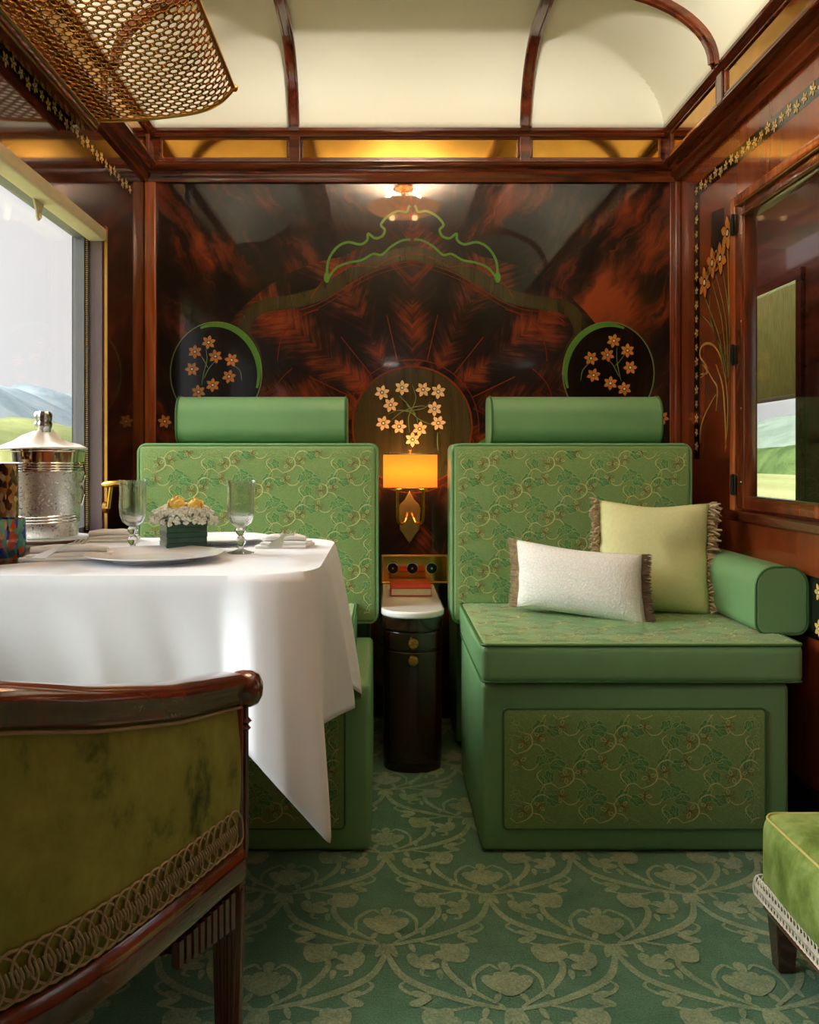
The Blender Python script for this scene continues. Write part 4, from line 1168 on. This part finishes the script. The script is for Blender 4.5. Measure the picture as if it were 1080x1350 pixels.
# napkins and forks
def napkin_roll(cx, cy, L, W, ang, label, roll=True):
    mb = MB(); R_ = Matrix.Rotation(ang, 3, 'Z')
    def tr_(p): q = R_ @ Vector(p); return (cx+q.x, cy+q.y, TT+q.z)
    # folded, slightly puffed stack of layers
    for (k, x0, x1, y0, y1, z0, z1) in ((0, -L/2, L/2, -W/2, W/2, 0, .006), (1, -L/2+.01, L/2-.004, -W/2+.006, W/2-.004, .0055, .013)):
        m2 = MB().rbox(x0, x1, y0, y1, z0, z1, .0028, g=10)
        vs = []
        for v in m2.v:
            w = .003*sin(v[0]*34+k*2+v[1]*20)+.002*sin(v[1]*55+v[0]*21+k)
            top = (v[2]-z0)/(z1-z0)
            vs.append(tr_((v[0]+.004*sin(v[1]*40+k), v[1]+.002*sin(v[0]*30+k)+.04*v[0]*(k-.5), v[2]+max(0, w)*top)))
        mb.add(vs, m2.f)
    if roll:
        m3 = MB(); n = 20; rows = []
        for i in range(n+1):
            x = -L*.42+L*.84*i/n; r = .0125*(.72+.28*sin(PI*i/n)+.05*sin(i*.5)); rows.append([(x, -W*.1+r*1.5*cos(2*PI*k/14), .013+r*.85*(1+sin(2*PI*k/14))*.8+.0006*sin(i*.7+k)) for k in range(14)])
        vs = [tr_(p) for r in rows for p in r]
        mb.add(vs, [(i*14+k, i*14+(k+1) % 14, (i+1)*14+(k+1) % 14, (i+1)*14+k) for i in range(n) for k in range(14)]+[tuple(range(14)), tuple(n*14+k for k in range(14))])
    o = mb.build('napkin', M['napkin'], None, loc=(cx, cy, TT), auto=60); tag(o, label, 'napkin', 'folded white napkins')
def fork(cx, cy, cz, L, ang, tilt, label):
    Rm = Matrix.Translation((cx, cy, cz)) @ Matrix.Rotation(ang, 4, 'Z') @ Matrix.Rotation(tilt, 4, 'Y')
    mb = MB()
    prof_ = [(0, .010), (.03, .009), (.06, .005), (.10, .003), (.125, .004), (.14, .009), (.150, .0115)]
    s = L/.19
    vs = []
    for (x, w) in prof_:
        zc_ = .006*sin(x/.15*PI*.9)
        for (yy, dz) in ((-w, 0), (w, 0), (w, .0016), (-w, .0016)): vs.append(Rm @ Vector((x*s, yy*s, zc_+dz)))
    n = len(prof_)
    mb.add(vs, [(i*4+k, i*4+(k+1) % 4, (i+1)*4+(k+1) % 4, (i+1)*4+k) for i in range(n-1) for k in range(4)]+[(3, 2, 1, 0), tuple((n-1)*4+k for k in range(4))])
    for k in range(4):
        y = (-.0095+.00633*k)*s
        mb.tube([Rm @ Vector((.148*s, y, .0023)), Rm @ Vector((.165*s, y, .0018)), Rm @ Vector((.19*s, y, .006))], [.0016, .0015, .0008], 6)
    o = mb.build('fork', M['flatware'], None, loc=(cx, cy, cz)); tag(o, label, 'fork', 'silver forks')
nx_, ny_ = tp(92, 738)
napkin_roll(nx_, ny_, .17, .085, .25, 'folded white napkin at the front left of the table beside the large plate')
def fork2(p0, p1, label):
    d = Vector(p1)-Vector(p0); fork(p0[0], p0[1], p0[2], d.length, math.atan2(d.y, d.x), -math.asin(d.z/d.length), label)
def tp3(px, py, z): return (*tp(px, py, z), z)
fork2(tp3(50, 737, TZ+.030), tp3(112, 714, TZ+.038), 'silver fork lying on the front left napkin')
nx_, ny_ = tp(376, 722)
napkin_roll(nx_, ny_, .115, .09, -.05, 'folded white napkin at the back right of the table beyond the right wine glass')
fork2(tp3(362, 722, TZ+.036), tp3(382, 703, TZ+.040), 'silver fork lying on the back right napkin')
nx_, ny_ = tp(132, 710)
napkin_roll(-.725, 2.12, .12, .06, .1, 'folded white napkin beside the ice bucket at the window') if False else None
napkin_roll(-.655, 2.10, .12, .07, .15, 'folded white napkin at the back left of the table next to the ice bucket')

# ------------------------------------------------------------------ pillows
def pillow(name, label, c, ex, ey, T, mat, fr_mat, n=26, fringe='tassel'):
    """ex, ey: half vectors along width/height; T half thickness"""
    c = Vector(c); ex = Vector(ex); ey = Vector(ey); nz = ex.cross(ey).normalized()
    t = thing(name, label, 'pillow', (c.x, c.y, .51))
    def surf(u, v, s):
        k = 1-.05*(1-v*v)*abs(u)**3; k2 = 1-.05*(1-u*u)*abs(v)**3
        h = T*((1-abs(u)**2.6)*(1-abs(v)**2.6))**.55
        dent = .014*math.exp(-((u)**2*2+(v-.9)**2*3)); h *= 1-.35*math.exp(-((u-.75)**2*6+(v-.05)**2*10))*(1 if fringe == 'tassel' else 0)
        wr_ = .0022*sin(u*9+v*5)*(1-abs(u))*(1-abs(v))+.004*sin(v*11+u*3)*abs(u)**4*(1-v*v)
        return c+ex*u*k+ey*(v*k2-dent*4*(1 if v > 0 else 0)*(1-u*u))+nz*(s*h+wr_)
    mb = MB()
    for s in (1, -1):
        vs = [surf(-1+2*i/n, -1+2*j/n, s) for i in range(n+1) for j in range(n+1)]
        fs = [(i*(n+1)+j, (i+1)*(n+1)+j, (i+1)*(n+1)+j+1, i*(n+1)+j+1) for i in range(n) for j in range(n)]
        mb.add(vs, fs if s > 0 else [f[::-1] for f in fs])
    merge(mb.build('cover', mat, t))
    random.seed(11)
    exn = ex.normalized(); eyn = ey.normalized()
    for sd in (-1, 1):
        fm = MB()
        if fringe == 'tassel':
            m_ = 34
            for i in range(m_):
                v = -1+2*(i+.5)/m_
                p = surf(sd, v, 0)
                for q in range(5):
                    d = (exn*sd*random.uniform(.6, 1)+eyn*random.uniform(-.7, .4)+nz*random.uniform(-.8, .8)).normalized()
                    L = random.uniform(.018, .034)*(1.25 if sd > 0 else 1)
                    pts = [p, p+d*L*.5+nz*.002*random.uniform(-1, 1), p+d*L+Vector((0, 0, -.004))]
                    fm.tube(pts, [.003, .0048, .0026], 5)
        else:
            m_ = 90
            for i in range(m_):
                v = -1+2*(i+.5)/m_
                p = surf(sd, v, 0)
                for q in range(3):
                    d = (exn*sd+eyn*random.uniform(-.25, .25)+nz*random.uniform(-.5, .5)).normalized()
                    L = random.uniform(.020, .028)
                    fm.tube([p-exn*sd*.004, p+d*L*.6, p+d*L], [.0016, .0015, .0006], 4)
        fm.build('fringe', fr_mat if (fringe == 'tassel' or sd > 0) else M['fringe'], t, label='brown fringe along the %s side' % ('left' if sd < 0 else 'right'))
    return t
pillow('throw_pillow', 'large pale green linen pillow with brown tassel fringe leaning on the right backrest', (.790, 2.560, .664), (.160, -.018, -.004), (.020, .060, .158), .066, M['pil_green'], M['fringe'])
pillow('throw_pillow', 'small white quilted pillow with brown fringe in front of the pale green pillow', (.552, 2.47, .604), (.166, -.078, -.014), (.004, .036, .094), .058, M['pil_white'], M['fringe_d'], fringe='brush')

# ------------------------------------------------------------------ armchair (front left)
t = thing('armchair', 'olive velvet tub chair with polished mahogany rail in the front left corner', 'chair', (-.48, 1.0, 0))
_half = [(-.20, 1.20), (-.226, 1.13), (-.252, 1.06), (-.308, .93), (-.365, .845), (-.42, .797), (-.48, .78)]
_path = catmull(_half+[(-.96-x, y) for x, y in _half[:-1][::-1]], 10)
_cl = [0]
for a_, b_ in zip(_path, _path[1:]): _cl.append(_cl[-1]+math.hypot(b_[0]-a_[0], b_[1]-a_[1]))
def ell(ph, o=0):
    s_ = min(max(ph/PI, 0), 1)*_cl[-1]
    for i in range(len(_cl)-1):
        if s_ <= _cl[i+1]+1e-9:
            a_, b_ = _path[i], _path[i+1]; k = (s_-_cl[i])/(_cl[i+1]-_cl[i]); tx, ty = b_[0]-a_[0], b_[1]-a_[1]; l_ = math.hypot(tx, ty)
            return (a_[0]+tx*k-ty/l_*o, a_[1]+ty*k+tx/l_*o)
    return _path[-1]
def ztop(ph):
    y = ell(ph)[1]; K = [(.78, .722), (.84, .716), (.93, .689), (1.06, .659), (1.2, .638)]
    for (a_, za), (b_, zb_) in zip(K, K[1:]):
        if y <= b_: return za+(zb_-za)*(max(y, a_)-a_)/(b_-a_)
    return .638
n = 60; phs = [PI*i/n for i in range(n+1)]
# velvet panel (outer + inner faces)
mb = MB(); vs = []
ZB = .418
for ph in phs:
    for k in range(9):
        z = ZB+(ztop(ph)-.022-ZB)*k/8; bul = .006*sin(PI*k/8); x, y = ell(ph, bul); vs.append((x, y, z))
for ph in phs:
    for k in range(9):
        z = ZB+(ztop(ph)-.022-ZB)*k/8; x, y = ell(ph, -.045-.008*sin(PI*k/8)); vs.append((x, y, z))
o_ = (n+1)*9
for i in range(n):
    for k in range(8):
        q = (i*9+k, (i+1)*9+k, (i+1)*9+k+1, i*9+k+1); mb.f.append(q); mb.m.append(0)
        mb.f.append(tuple(a+o_ for a in q[::-1])); mb.m.append(0)
mb.v = vs
mb.build('back_panel', M['velvet'], t)
# rail
pts = [(*ell(ph, -.02), ztop(ph)-.004) for ph in phs]
def rail_tube(mb, pts, prof2):
    """sweep a 2-D profile (out, up) along the chair's curve"""
    vs = []; m_ = len(prof2)
    for i, ph in enumerate(phs):
        for a, b_ in prof2: x, y = ell(ph, a); vs.append((x, y, ztop(ph)+b_))
    fs = [(i*m_+k, (i+1)*m_+k, (i+1)*m_+(k+1) % m_, i*m_+(k+1) % m_) for i in range(n) for k in range(m_)]
    fs += [tuple(range(m_)), tuple(n*m_+k for k in range(m_))[::-1]]
    mb.add(vs, fs)
pr = [(.004, -.026), (.009, -.022), (.010, -.010), (.014, -.004), (.016, .004), (.012, .012), (.002, .017), (-.020, .018), (-.042, .015), (-.052, .006), (-.052, -.006), (-.045, -.014), (-.045, -.026)]
mb = MB(); rail_tube(mb, pts, pr); mb.build('top_rail', M['chairwood'], t)
for s in (1, -1):
    x = -.48+s*(.28-.018)
    # scroll: rounded drum across the rail end
    MB().lathe([(0, -.026), (.014, -.026), (.021, -.023), (.0225, -.018), (.021, -.015), (.0245, -.010), (.026, .0), (.025, .012), (.020, .022), (.010, .027), (0, .028)], (x+s*.022, 1.215, .630), 28, ax=Matrix.Rotation(s*PI/2, 3, 'Y') @ Matrix.Rotation(.0, 3, 'X')).build('finial', M['chairwood'], t)
gm = MB(); gm.tube([(*ell(ph, .005), ztop(ph)-.029) for ph in phs], .0022, 6); gm.build('gimp', M['braid'], t)
# posts, seat rail, legs
for s in (1, -1):
    ps = MB(); x = -.48+s*.275
    ps.rbox(x-.012, x+.012, 1.195, 1.225, .36, .632, .004, g=2)
    ps.tube([(x+s*.014, 1.21, .40), (x+s*.014, 1.21, .62)], .0035, 8)
    ps.lathe([(.004, -.012), (.008, -.008), (.004, -.003), (.009, .002), (.004, .008)], (x+s*.013, 1.21, .585), 12)
    ps.build('arm_post', M['chairwood'], t)
mb = MB(); vs = []
pr2 = [(.008, .372), (.012, .378), (.012, .41), (.006, .419), (-.03, .419), (-.03, .372)]; m_ = len(pr2)
for ph in phs:
    for a, b_ in pr2: x, y = ell(ph, a); vs.append((x, y, b_))
mb.add(vs, [(i*m_+k, (i+1)*m_+k, (i+1)*m_+(k+1) % m_, i*m_+(k+1) % m_) for i in range(n) for k in range(m_)])
mb.box(-.76, -.20, 1.19, 1.225, .372, .419)
mb.build('seat_rail', M['chairwood'], t)
for (x, y) in ((-.215, 1.205), (-.745, 1.205), (-.33, .84), (-.63, .84)):
    lg = MB()
    vs = []
    for (z, w) in ((0, .011), (.03, .012), (.33, .019), (.375, .019)):
        for (a, b_) in ((-1, -1), (1, -1), (1, 1), (-1, 1)): vs.append((x+a*w, y+b_*w, z+.001))
    lg.add(vs, [(i*4+k, i*4+(k+1) % 4, (i+1)*4+(k+1) % 4, (i+1)*4+k) for i in range(3) for k in range(4)]+[(3, 2, 1, 0), (12, 13, 14, 15)])
    for k in (-1, 0, 1):
        for (sx_, sy_) in ((1, 0), (0, -1)):
            if sx_: lg.tube([(x+.012, y+k*.007, .04), (x+.0195, y+k*.011, .36)], .0028, 6)
            else: lg.tube([(x+k*.007, y-.012, .04), (x+k*.011, y-.0195, .36)], .0028, 6)
    lg.build('leg', M['chairwood'], t)
# reeded corner blocks under the rail near the front leg
rd = MB()
for k in range(9):
    ph = .10+.045*k; x, y = ell(ph, .006); h = .05-.002*k
    rd.tube([(x, y, .412-.03-.012), (x, y, .372-h)], .0075, 6)
rd.build('reeded_bracket', M['chairwood'], t)
# seat cushion
mb = MB(); vs = []; N2 = 40
for j, (sc_, z) in enumerate(((.55, .418), (.98, .420), (1.0, .43), (1.0, .455), (.97, .472), (.8, .482), (.4, .486), (.0, .487))):
    for i in range(N2):
        a = 2*PI*i/N2; yy = sin(a); x = -.48+(.215-.075*max(0, -yy))*sc_*cos(a)
        y = 1.03+(.17 if yy > 0 else .175)*sc_*(abs(yy)**.7)*(1 if yy > 0 else -1); vs.append((x, y, z))
mb.add(vs, [(j*N2+i, j*N2+(i+1) % N2, (j+1)*N2+(i+1) % N2, (j+1)*N2+i) for j in range(7) for i in range(N2)])
mb.build('seat_cushion', M['velvet'], t)
# looped braid
def braid_path(fn, s0, s1, pitch, H0, r=.0013):
    """fn(s,h)-> point; overlapping loops plus central ribbed cord"""
    mb = MB(); s = s0; k = 0
    while s < s1:
        pts = []
        for i in range(16):
            a = 2*PI*i/16; pts.append(fn(s+pitch*1.25*cos(a)+.35*pitch*sin(a), H0*.5+H0*.46*sin(a), .0025+.0008*sin(a*2)))
        mb.tube(pts, r, 5, closed=True); s += pitch; k += 1
    s = s0
    while s < s1:
        mb.tube([fn(s-.002, H0*.38, .003), fn(s, H0*.5, .0055), fn(s+.002, H0*.62, .003)], r*.85, 5); s += pitch*.28
    return mb
def arc_len_table():
    L = [0]
    for a, b_ in zip(phs, phs[1:]):
        p, q = ell(a), ell(b_); L.append(L[-1]+math.hypot(q[0]-p[0], q[1]-p[1]))
    return L
AL = arc_len_table()
def ph_at(s):
    s = min(max(s, 0), AL[-1])
    for i in range(n):
        if s <= AL[i+1]: return phs[i]+(phs[i+1]-phs[i])*(s-AL[i])/(AL[i+1]-AL[i])
    return PI
def fb(s, h, o): x, y = ell(ph_at(s), .004+o); return (x, y, .421+h)
braid_path(fb, .02, AL[-1]-.02, .0175, .056, .0017).build('braid_trim', M['braid'], t, label='looped cream braid along the bottom of the back')

# ------------------------------------------------------------------ footstool (front right)
sx0, sx1, sy0, sy1 = .712, 1.03, 1.20, 1.655
t = thing('footstool', 'low green velvet footstool with white braid and mahogany legs at the right edge', 'footstool', (.87, 1.43, 0))
merge(MB().rbox(sx0, sx1, sy0, sy1, .135, .285, .028, puff=.012, g=12).build('seat', M['velvet_g'], t))
pm = MB(); piping(pm, sx0+.004, sx1-.004, sy0+.004, sy1-.004, .2785, .0028, .03, 'z'); pm.build('piping', plain('gold_piping', lin(190, 182, 100), .6), t)
MB().rbox(sx0+.004, sx1-.004, sy0+.004, sy1-.004, .098, .137, .005, g=4).build('frame', M['chairwood'], t)
for x in (sx0+.032, sx1-.032):
    for y in (sy0+.032, sy1-.032):
        vs = []
        for (z, w) in ((.001, .015), (.11, .023)):
            for (a, b_) in ((-1, -1), (1, -1), (1, 1), (-1, 1)): vs.append((x+a*w, y+b_*w, z))
        MB().add(vs, [(3, 2, 1, 0), (4, 5, 6, 7)]+[(k, (k+1) % 4, 4+(k+1) % 4, 4+k) for k in range(4)]).build('leg', M['chairwood'], t, smooth=False, bevel=.003)
def fs_(s, h, o):
    a, b_ = sy1-sy0, sx1-sx0
    if s < a: return (sx0-.001-o, sy1-s, .118+h)
    s -= a
    if s < b_: return (sx0+s, sy0-.001-o, .118+h)
    s -= b_
    if s < a: return (sx1+.001+o, sy0+s, .118+h)
    s -= a; return (sx1-s, sy1+.001+o, .118+h)
braid_path(fs_, .0, 2*(sy1-sy0+sx1-sx0), .012, .044, .0015).build('braid_trim', M['braid_w'], t, label='looped white braid round the frame')

# ------------------------------------------------------------------ luggage rack
t = thing('luggage_rack', 'pierced brass luggage rack on the left wall above the window', 'rack', (-.62, 1.8, 1.9))
def rack():
    ye, yn = 2.475, .75; x0 = FXL
    path = [(0, 1.912), (.06, 1.912), (.13, 1.915), (.20, 1.921), (.27, 1.930), (.32, 1.942), (.36, 1.962), (.388, 1.988), (.400, 2.005)]
    L = [0]
    P = catmull(path, 8)
    for a, b_ in zip(P, P[1:]): L.append(L[-1]+math.hypot(b_[0]-a[0], b_[1]-a[1]))
    tot = L[-1]
    def at(s):
        s = min(max(s, 0), tot)
        for i in range(len(P)-1):
            if s <= L[i+1]+1e-9:
                k = (s-L[i])/(L[i+1]-L[i]); return (P[i][0]+(P[i+1][0]-P[i][0])*k, P[i][1]+(P[i+1][1]-P[i][1])*k)
        return P[-1]
    # unit cell: big hole centre + corners, small holes on edge midpoints
    nc = 13; cw = tot/nc; ch = .037
    def circ(cx, cy, rx, ry, m_): return [(cx+rx*cos(2*PI*(i+.5)/m_), cy+ry*sin(2*PI*(i+.5)/m_)) for i in range(m_)]
    # use quarter symmetry: build the cell [0,1]x[0,1] with hole in the centre, quarter holes on corners
    R = .285; r = .115
    pts = []; edges = []
    def loop(ps):
        k = len(pts); pts.extend(ps); m_ = len(ps); edges.extend([(k+i, k+(i+1) % m_) for i in range(m_)])
    asp = ch/cw
    loop([(.5+R*cos(2*PI*i/14)*1.0, .5+R*.86*sin(2*PI*i/14)) for i in range(14)])
    # outer boundary walking round with corner bites
    ob = []
    for (cx, cy, a0) in ((0, 0, PI/2), (1, 0, PI), (1, 1, 1.5*PI), (0, 1, 2*PI)):
        arc = [(cx+R*cos(a0-PI/2*i/4), cy+R*.86*sin(a0-PI/2*i/4)) for i in range(5)]
        ob += arc
    loop(ob)
    for (cx, cy) in ((.5, .09), (.5, .91), (.07, .5), (.93, .5)):
        loop([(cx+r*.62*cos(2*PI*i/8), cy+r*.62*sin(2*PI*i/8)) for i in range(8)])
    V2, E2, F2, *_ = delaunay_2d_cdt([Vector(p) for p in pts], edges, [], 0, 1e-6)
    def inside(p):
        x, y = p
        e = lambda cx, cy, a, b_: ((x-cx)/a)**2+((y-cy)/b_)**2 < .97
        if e(.5, .5, R*.98, R*.86*.98): return False
        for cx in (0, 1):
            for cy in (0, 1):
                if e(cx, cy, R*.96, R*.86*.96): return False
        for (cx, cy) in ((.5, .09), (.5, .91), (.07, .5), (.93, .5)):
            if e(cx, cy, r*.6, r*.6): return False
        return 0 <= x <= 1 and 0 <= y <= 1
    FF = [f for f in F2 if inside((sum(V2[i][0] for i in f)/len(f), sum(V2[i][1] for i in f)/len(f)))]
    mb = MB(); ny = int((ye-yn)/ch)
    for j in range(ny):
        for i in range(nc):
            vs = []
            for p in V2:
                s = (i+p[0])*cw; y = ye-(j+p[1])*ch; a = at(s)
                # rounded far corner
                vs.append((x0+a[0], y, a[1]))
            mb.add(vs, FF)
    o = mb.build('pierced_sheet', M['copper'], t); merge(o, 1e-4)
    md = o.modifiers.new('t', 'SOLIDIFY'); md.thickness = .0016; md.offset = 0
    rl = MB(); ex, ez = x0+path[-1][0], path[-1][1]
    rl.tube([(ex, yn, ez), (ex, ye+.004, ez)], .0065, 10)
    rl.tube([(x0+a, ye+.003, b_) for a, b_ in P], .0062, 8)
    rl.lathe([(0, -.012), (.008, -.009), (.011, 0), (.008, .009), (0, .012)], (ex+.002, ye+.006, ez), 14, ax=Matrix.Rotation(PI/2, 3, 'X'))
    rl.build('rail', M['brass'], t)
    wm = MB(); wm.rbox(FXL-.035, FXL+.012, yn, ye+.012, 1.884, 1.914, .006, g=2); wm.rbox(XL, FXL-.02, yn, ye+.012, 1.90, 1.955, .006, g=2); wm.build('wall_mount', M['mahog_y'], t)
    wm = MB(); wm.tube([(FXL+.012, yn, 1.905), (FXL+.012, ye+.012, 1.905)], .005, 8).tube([(FXL+.004, yn, 1.884), (FXL+.004, ye+.012, 1.884)], .003, 8); wm.build('wall_rail', M['brass_dull'], t)
    bk_ = MB()
    for y in (1.75, ): bk_.tube([(x0+a, y, b_-.006) for a, b_ in P], .004, 6)
    bk_.build('bracket', M['brass'], t)
rack()

# ------------------------------------------------------------------ ceiling lamps (out of frame; seen mirrored in the panelling)
UP = 7
def ceiling_lamp(y, label, power):
    t = thing('ceiling_lamp', label, 'lamp', (CX, y, 2.39))
    MB().lathe([(0, 0), (.05, 0), (.055, -.012), (.04, -.02), (.012, -.024), (.012, -.15), (0, -.15)], (CX, y, 2.392), 40).build('mount', M['brass'], t)
    MB().lathe([(.19, 0), (.186, -.012), (.15, -.032), (.10, -.046), (.05, -.053), (0, -.055)], (CX, y, 2.29), 40).build('glass_bowl', M['bowl'], t)
    for s in (-1, 1):
        MB().lathe([(0, .0), (.012, -.002), (.016, -.012), (.012, -.022), (0, -.026)], (CX+s*.06, y, 2.24), 16).build('bulb', M['bulb'], t)
ceiling_lamp(1.79, 'shallow amber glass ceiling lamp with two small bulbs', 10)
for a_ in range(3):                  # fill lights added out of sight in the bowl to brighten the ceiling
    l = bpy.data.lights.new('bowl_fill_light', 'POINT'); l.energy = 19; l.color = (1, .965, .90); l.shadow_soft_size = .02
    lo = bpy.data.objects.new('bowl_fill_light', l); COL.objects.link(lo); lo.location = (CX+.09*cos(a_*2.1+.5), 1.79+.09*sin(a_*2.1+.5), 2.312)
# wall lamp light
l = bpy.data.lights.new('wall_lamp_light', 'POINT'); l.energy = 1.5; l.color = (1, .6, .25); l.shadow_soft_size = .03
lo = bpy.data.objects.new('wall_lamp_light', l); COL.objects.link(lo); lo.location = (lx, 3.10, .915)

# ------------------------------------------------------------------ outside
def ridge(xs, dist, h0, h1, mat, name, seed, y0=-700, y1=900, step=12, base=-2, depth=1.6):
    random.seed(seed); mb = MB(); n_ = int((y1-y0)/step); vs = []; K = 8
    ph_ = [random.uniform(0, 6) for _ in range(6)]
    for i in range(n_+1):
        y = y0+step*i
        hh = (.5+.28*sin(y*.006/(dist/300)+ph_[0])+.14*sin(y*.017/(dist/300)+ph_[1])+.06*sin(y*.05/(dist/300)+ph_[2])+.03*sin(y*.13/(dist/300)+ph_[3]))
        h = h0+(h1-h0)*hh
        for k in range(K+1):
            q = k/K; vs.append((xs*(dist+q*dist*(depth-1)), y, base+(h-base)*sin(q*PI/2)+random.uniform(-1, 1)*.02*h*q*(1-q)*4))
    mb.add(vs, [(i*(K+1)+k, (i+1)*(K+1)+k, (i+1)*(K+1)+k+1, i*(K+1)+k+1) for i in range(n_) for k in range(K)])
    return struct(mb, name, mat)
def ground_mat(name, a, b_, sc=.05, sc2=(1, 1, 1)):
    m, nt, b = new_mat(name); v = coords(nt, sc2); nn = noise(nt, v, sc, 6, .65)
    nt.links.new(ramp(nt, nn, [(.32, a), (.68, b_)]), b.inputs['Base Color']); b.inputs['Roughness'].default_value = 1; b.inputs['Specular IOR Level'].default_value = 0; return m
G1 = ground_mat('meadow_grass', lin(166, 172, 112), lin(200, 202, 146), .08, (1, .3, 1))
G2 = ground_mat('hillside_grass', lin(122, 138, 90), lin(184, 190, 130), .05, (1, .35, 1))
G3 = ground_mat('haze_tinted_mountain', lin(148, 168, 178), lin(196, 208, 214), .012)  # pale blue-grey: distance haze painted into the mountain's base colour
G4 = ground_mat('wooded_hill', lin(122, 138, 124), lin(156, 168, 154), .03)  # paler than real woods, haze of distance mixed into the albedo
G5 = ground_mat('tree_line', lin(58, 82, 48), lin(112, 132, 82), .25)
struct(MB().add([(-900, -900, -1.4), (900, -900, -1.4), (900, 1200, -1.4), (-900, 1200, -1.4)], [(0, 1, 2, 3)]), 'ground', G1, smooth=False)
ridge(-1, 60, 6.5, 12, G2, 'hillside', 4, y0=-200, y1=500, step=4)
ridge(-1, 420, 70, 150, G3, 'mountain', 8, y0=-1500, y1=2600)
ridge(1, 60, 1.9, 3.6, G5, 'tree_line', 5, y0=-200, y1=500, step=2, depth=1.1)
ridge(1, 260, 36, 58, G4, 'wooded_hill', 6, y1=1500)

# ------------------------------------------------------------------ world, sun, camera
w = bpy.data.worlds.new('World'); S.world = w; w.use_nodes = True
nt = w.node_tree; bg = nt.nodes['Background']
tc = nt.nodes.new('ShaderNodeTexCoord'); mp = nt.nodes.new('ShaderNodeMapping'); mp.inputs['Scale'].default_value = (1, 1, 2.5)
nt.links.new(tc.outputs['Generated'], mp.inputs[0])
nn = noise(nt, mp.outputs[0], 1.6, 4, .5)
nt.links.new(ramp(nt, nn, [(.35, lin(222, 222, 226)), (.7, lin(236, 230, 230))]), bg.inputs[0]); bg.inputs[1].default_value = 1.25
def sun(name, frm, energy, ang, col):
    l = bpy.data.lights.new(name, 'SUN'); l.energy = energy; l.angle = math.radians(ang); l.color = col
    o = bpy.data.objects.new(name, l); COL.objects.link(o); d = Vector(frm); o.rotation_euler = d.to_track_quat('Z', 'Y').to_euler(); return o
sun('hazy_sun', (-1, .10, .44), 14, 70, (1, .985, .96))
for h in LW:   # portals guide sky sampling through the openings
    l = bpy.data.lights.new('window_portal', 'AREA'); l.shape = 'RECTANGLE'; l.size = h[1]-h[0]; l.size_y = h[3]-h[2]; l.cycles.is_portal = True
    o = bpy.data.objects.new('window_portal', l); COL.objects.link(o); o.location = (XL-.098, (h[0]+h[1])/2, (h[2]+h[3])/2)
    o.rotation_euler = Matrix(((0, 0, -1), (1, 0, 0), (0, -1, 0))).to_euler()

cam = bpy.data.cameras.new('camera'); co = bpy.data.objects.new('camera', cam); COL.objects.link(co); S.camera = co
co.location = (0, 0, H); co.rotation_euler = (PI/2, 0, 0)
cam.sensor_fit = 'VERTICAL'; cam.sensor_height = 36; cam.lens = F/1350*36
cam.shift_x = (540-506)/1350; cam.shift_y = -(675-605)/1350; cam.clip_start = .02; cam.clip_end = 3000
S.view_settings.view_transform = 'Standard'; S.view_settings.look = 'None'; S.view_settings.exposure = .15; S.view_settings.gamma = 1
S.view_settings.use_curve_mapping = False
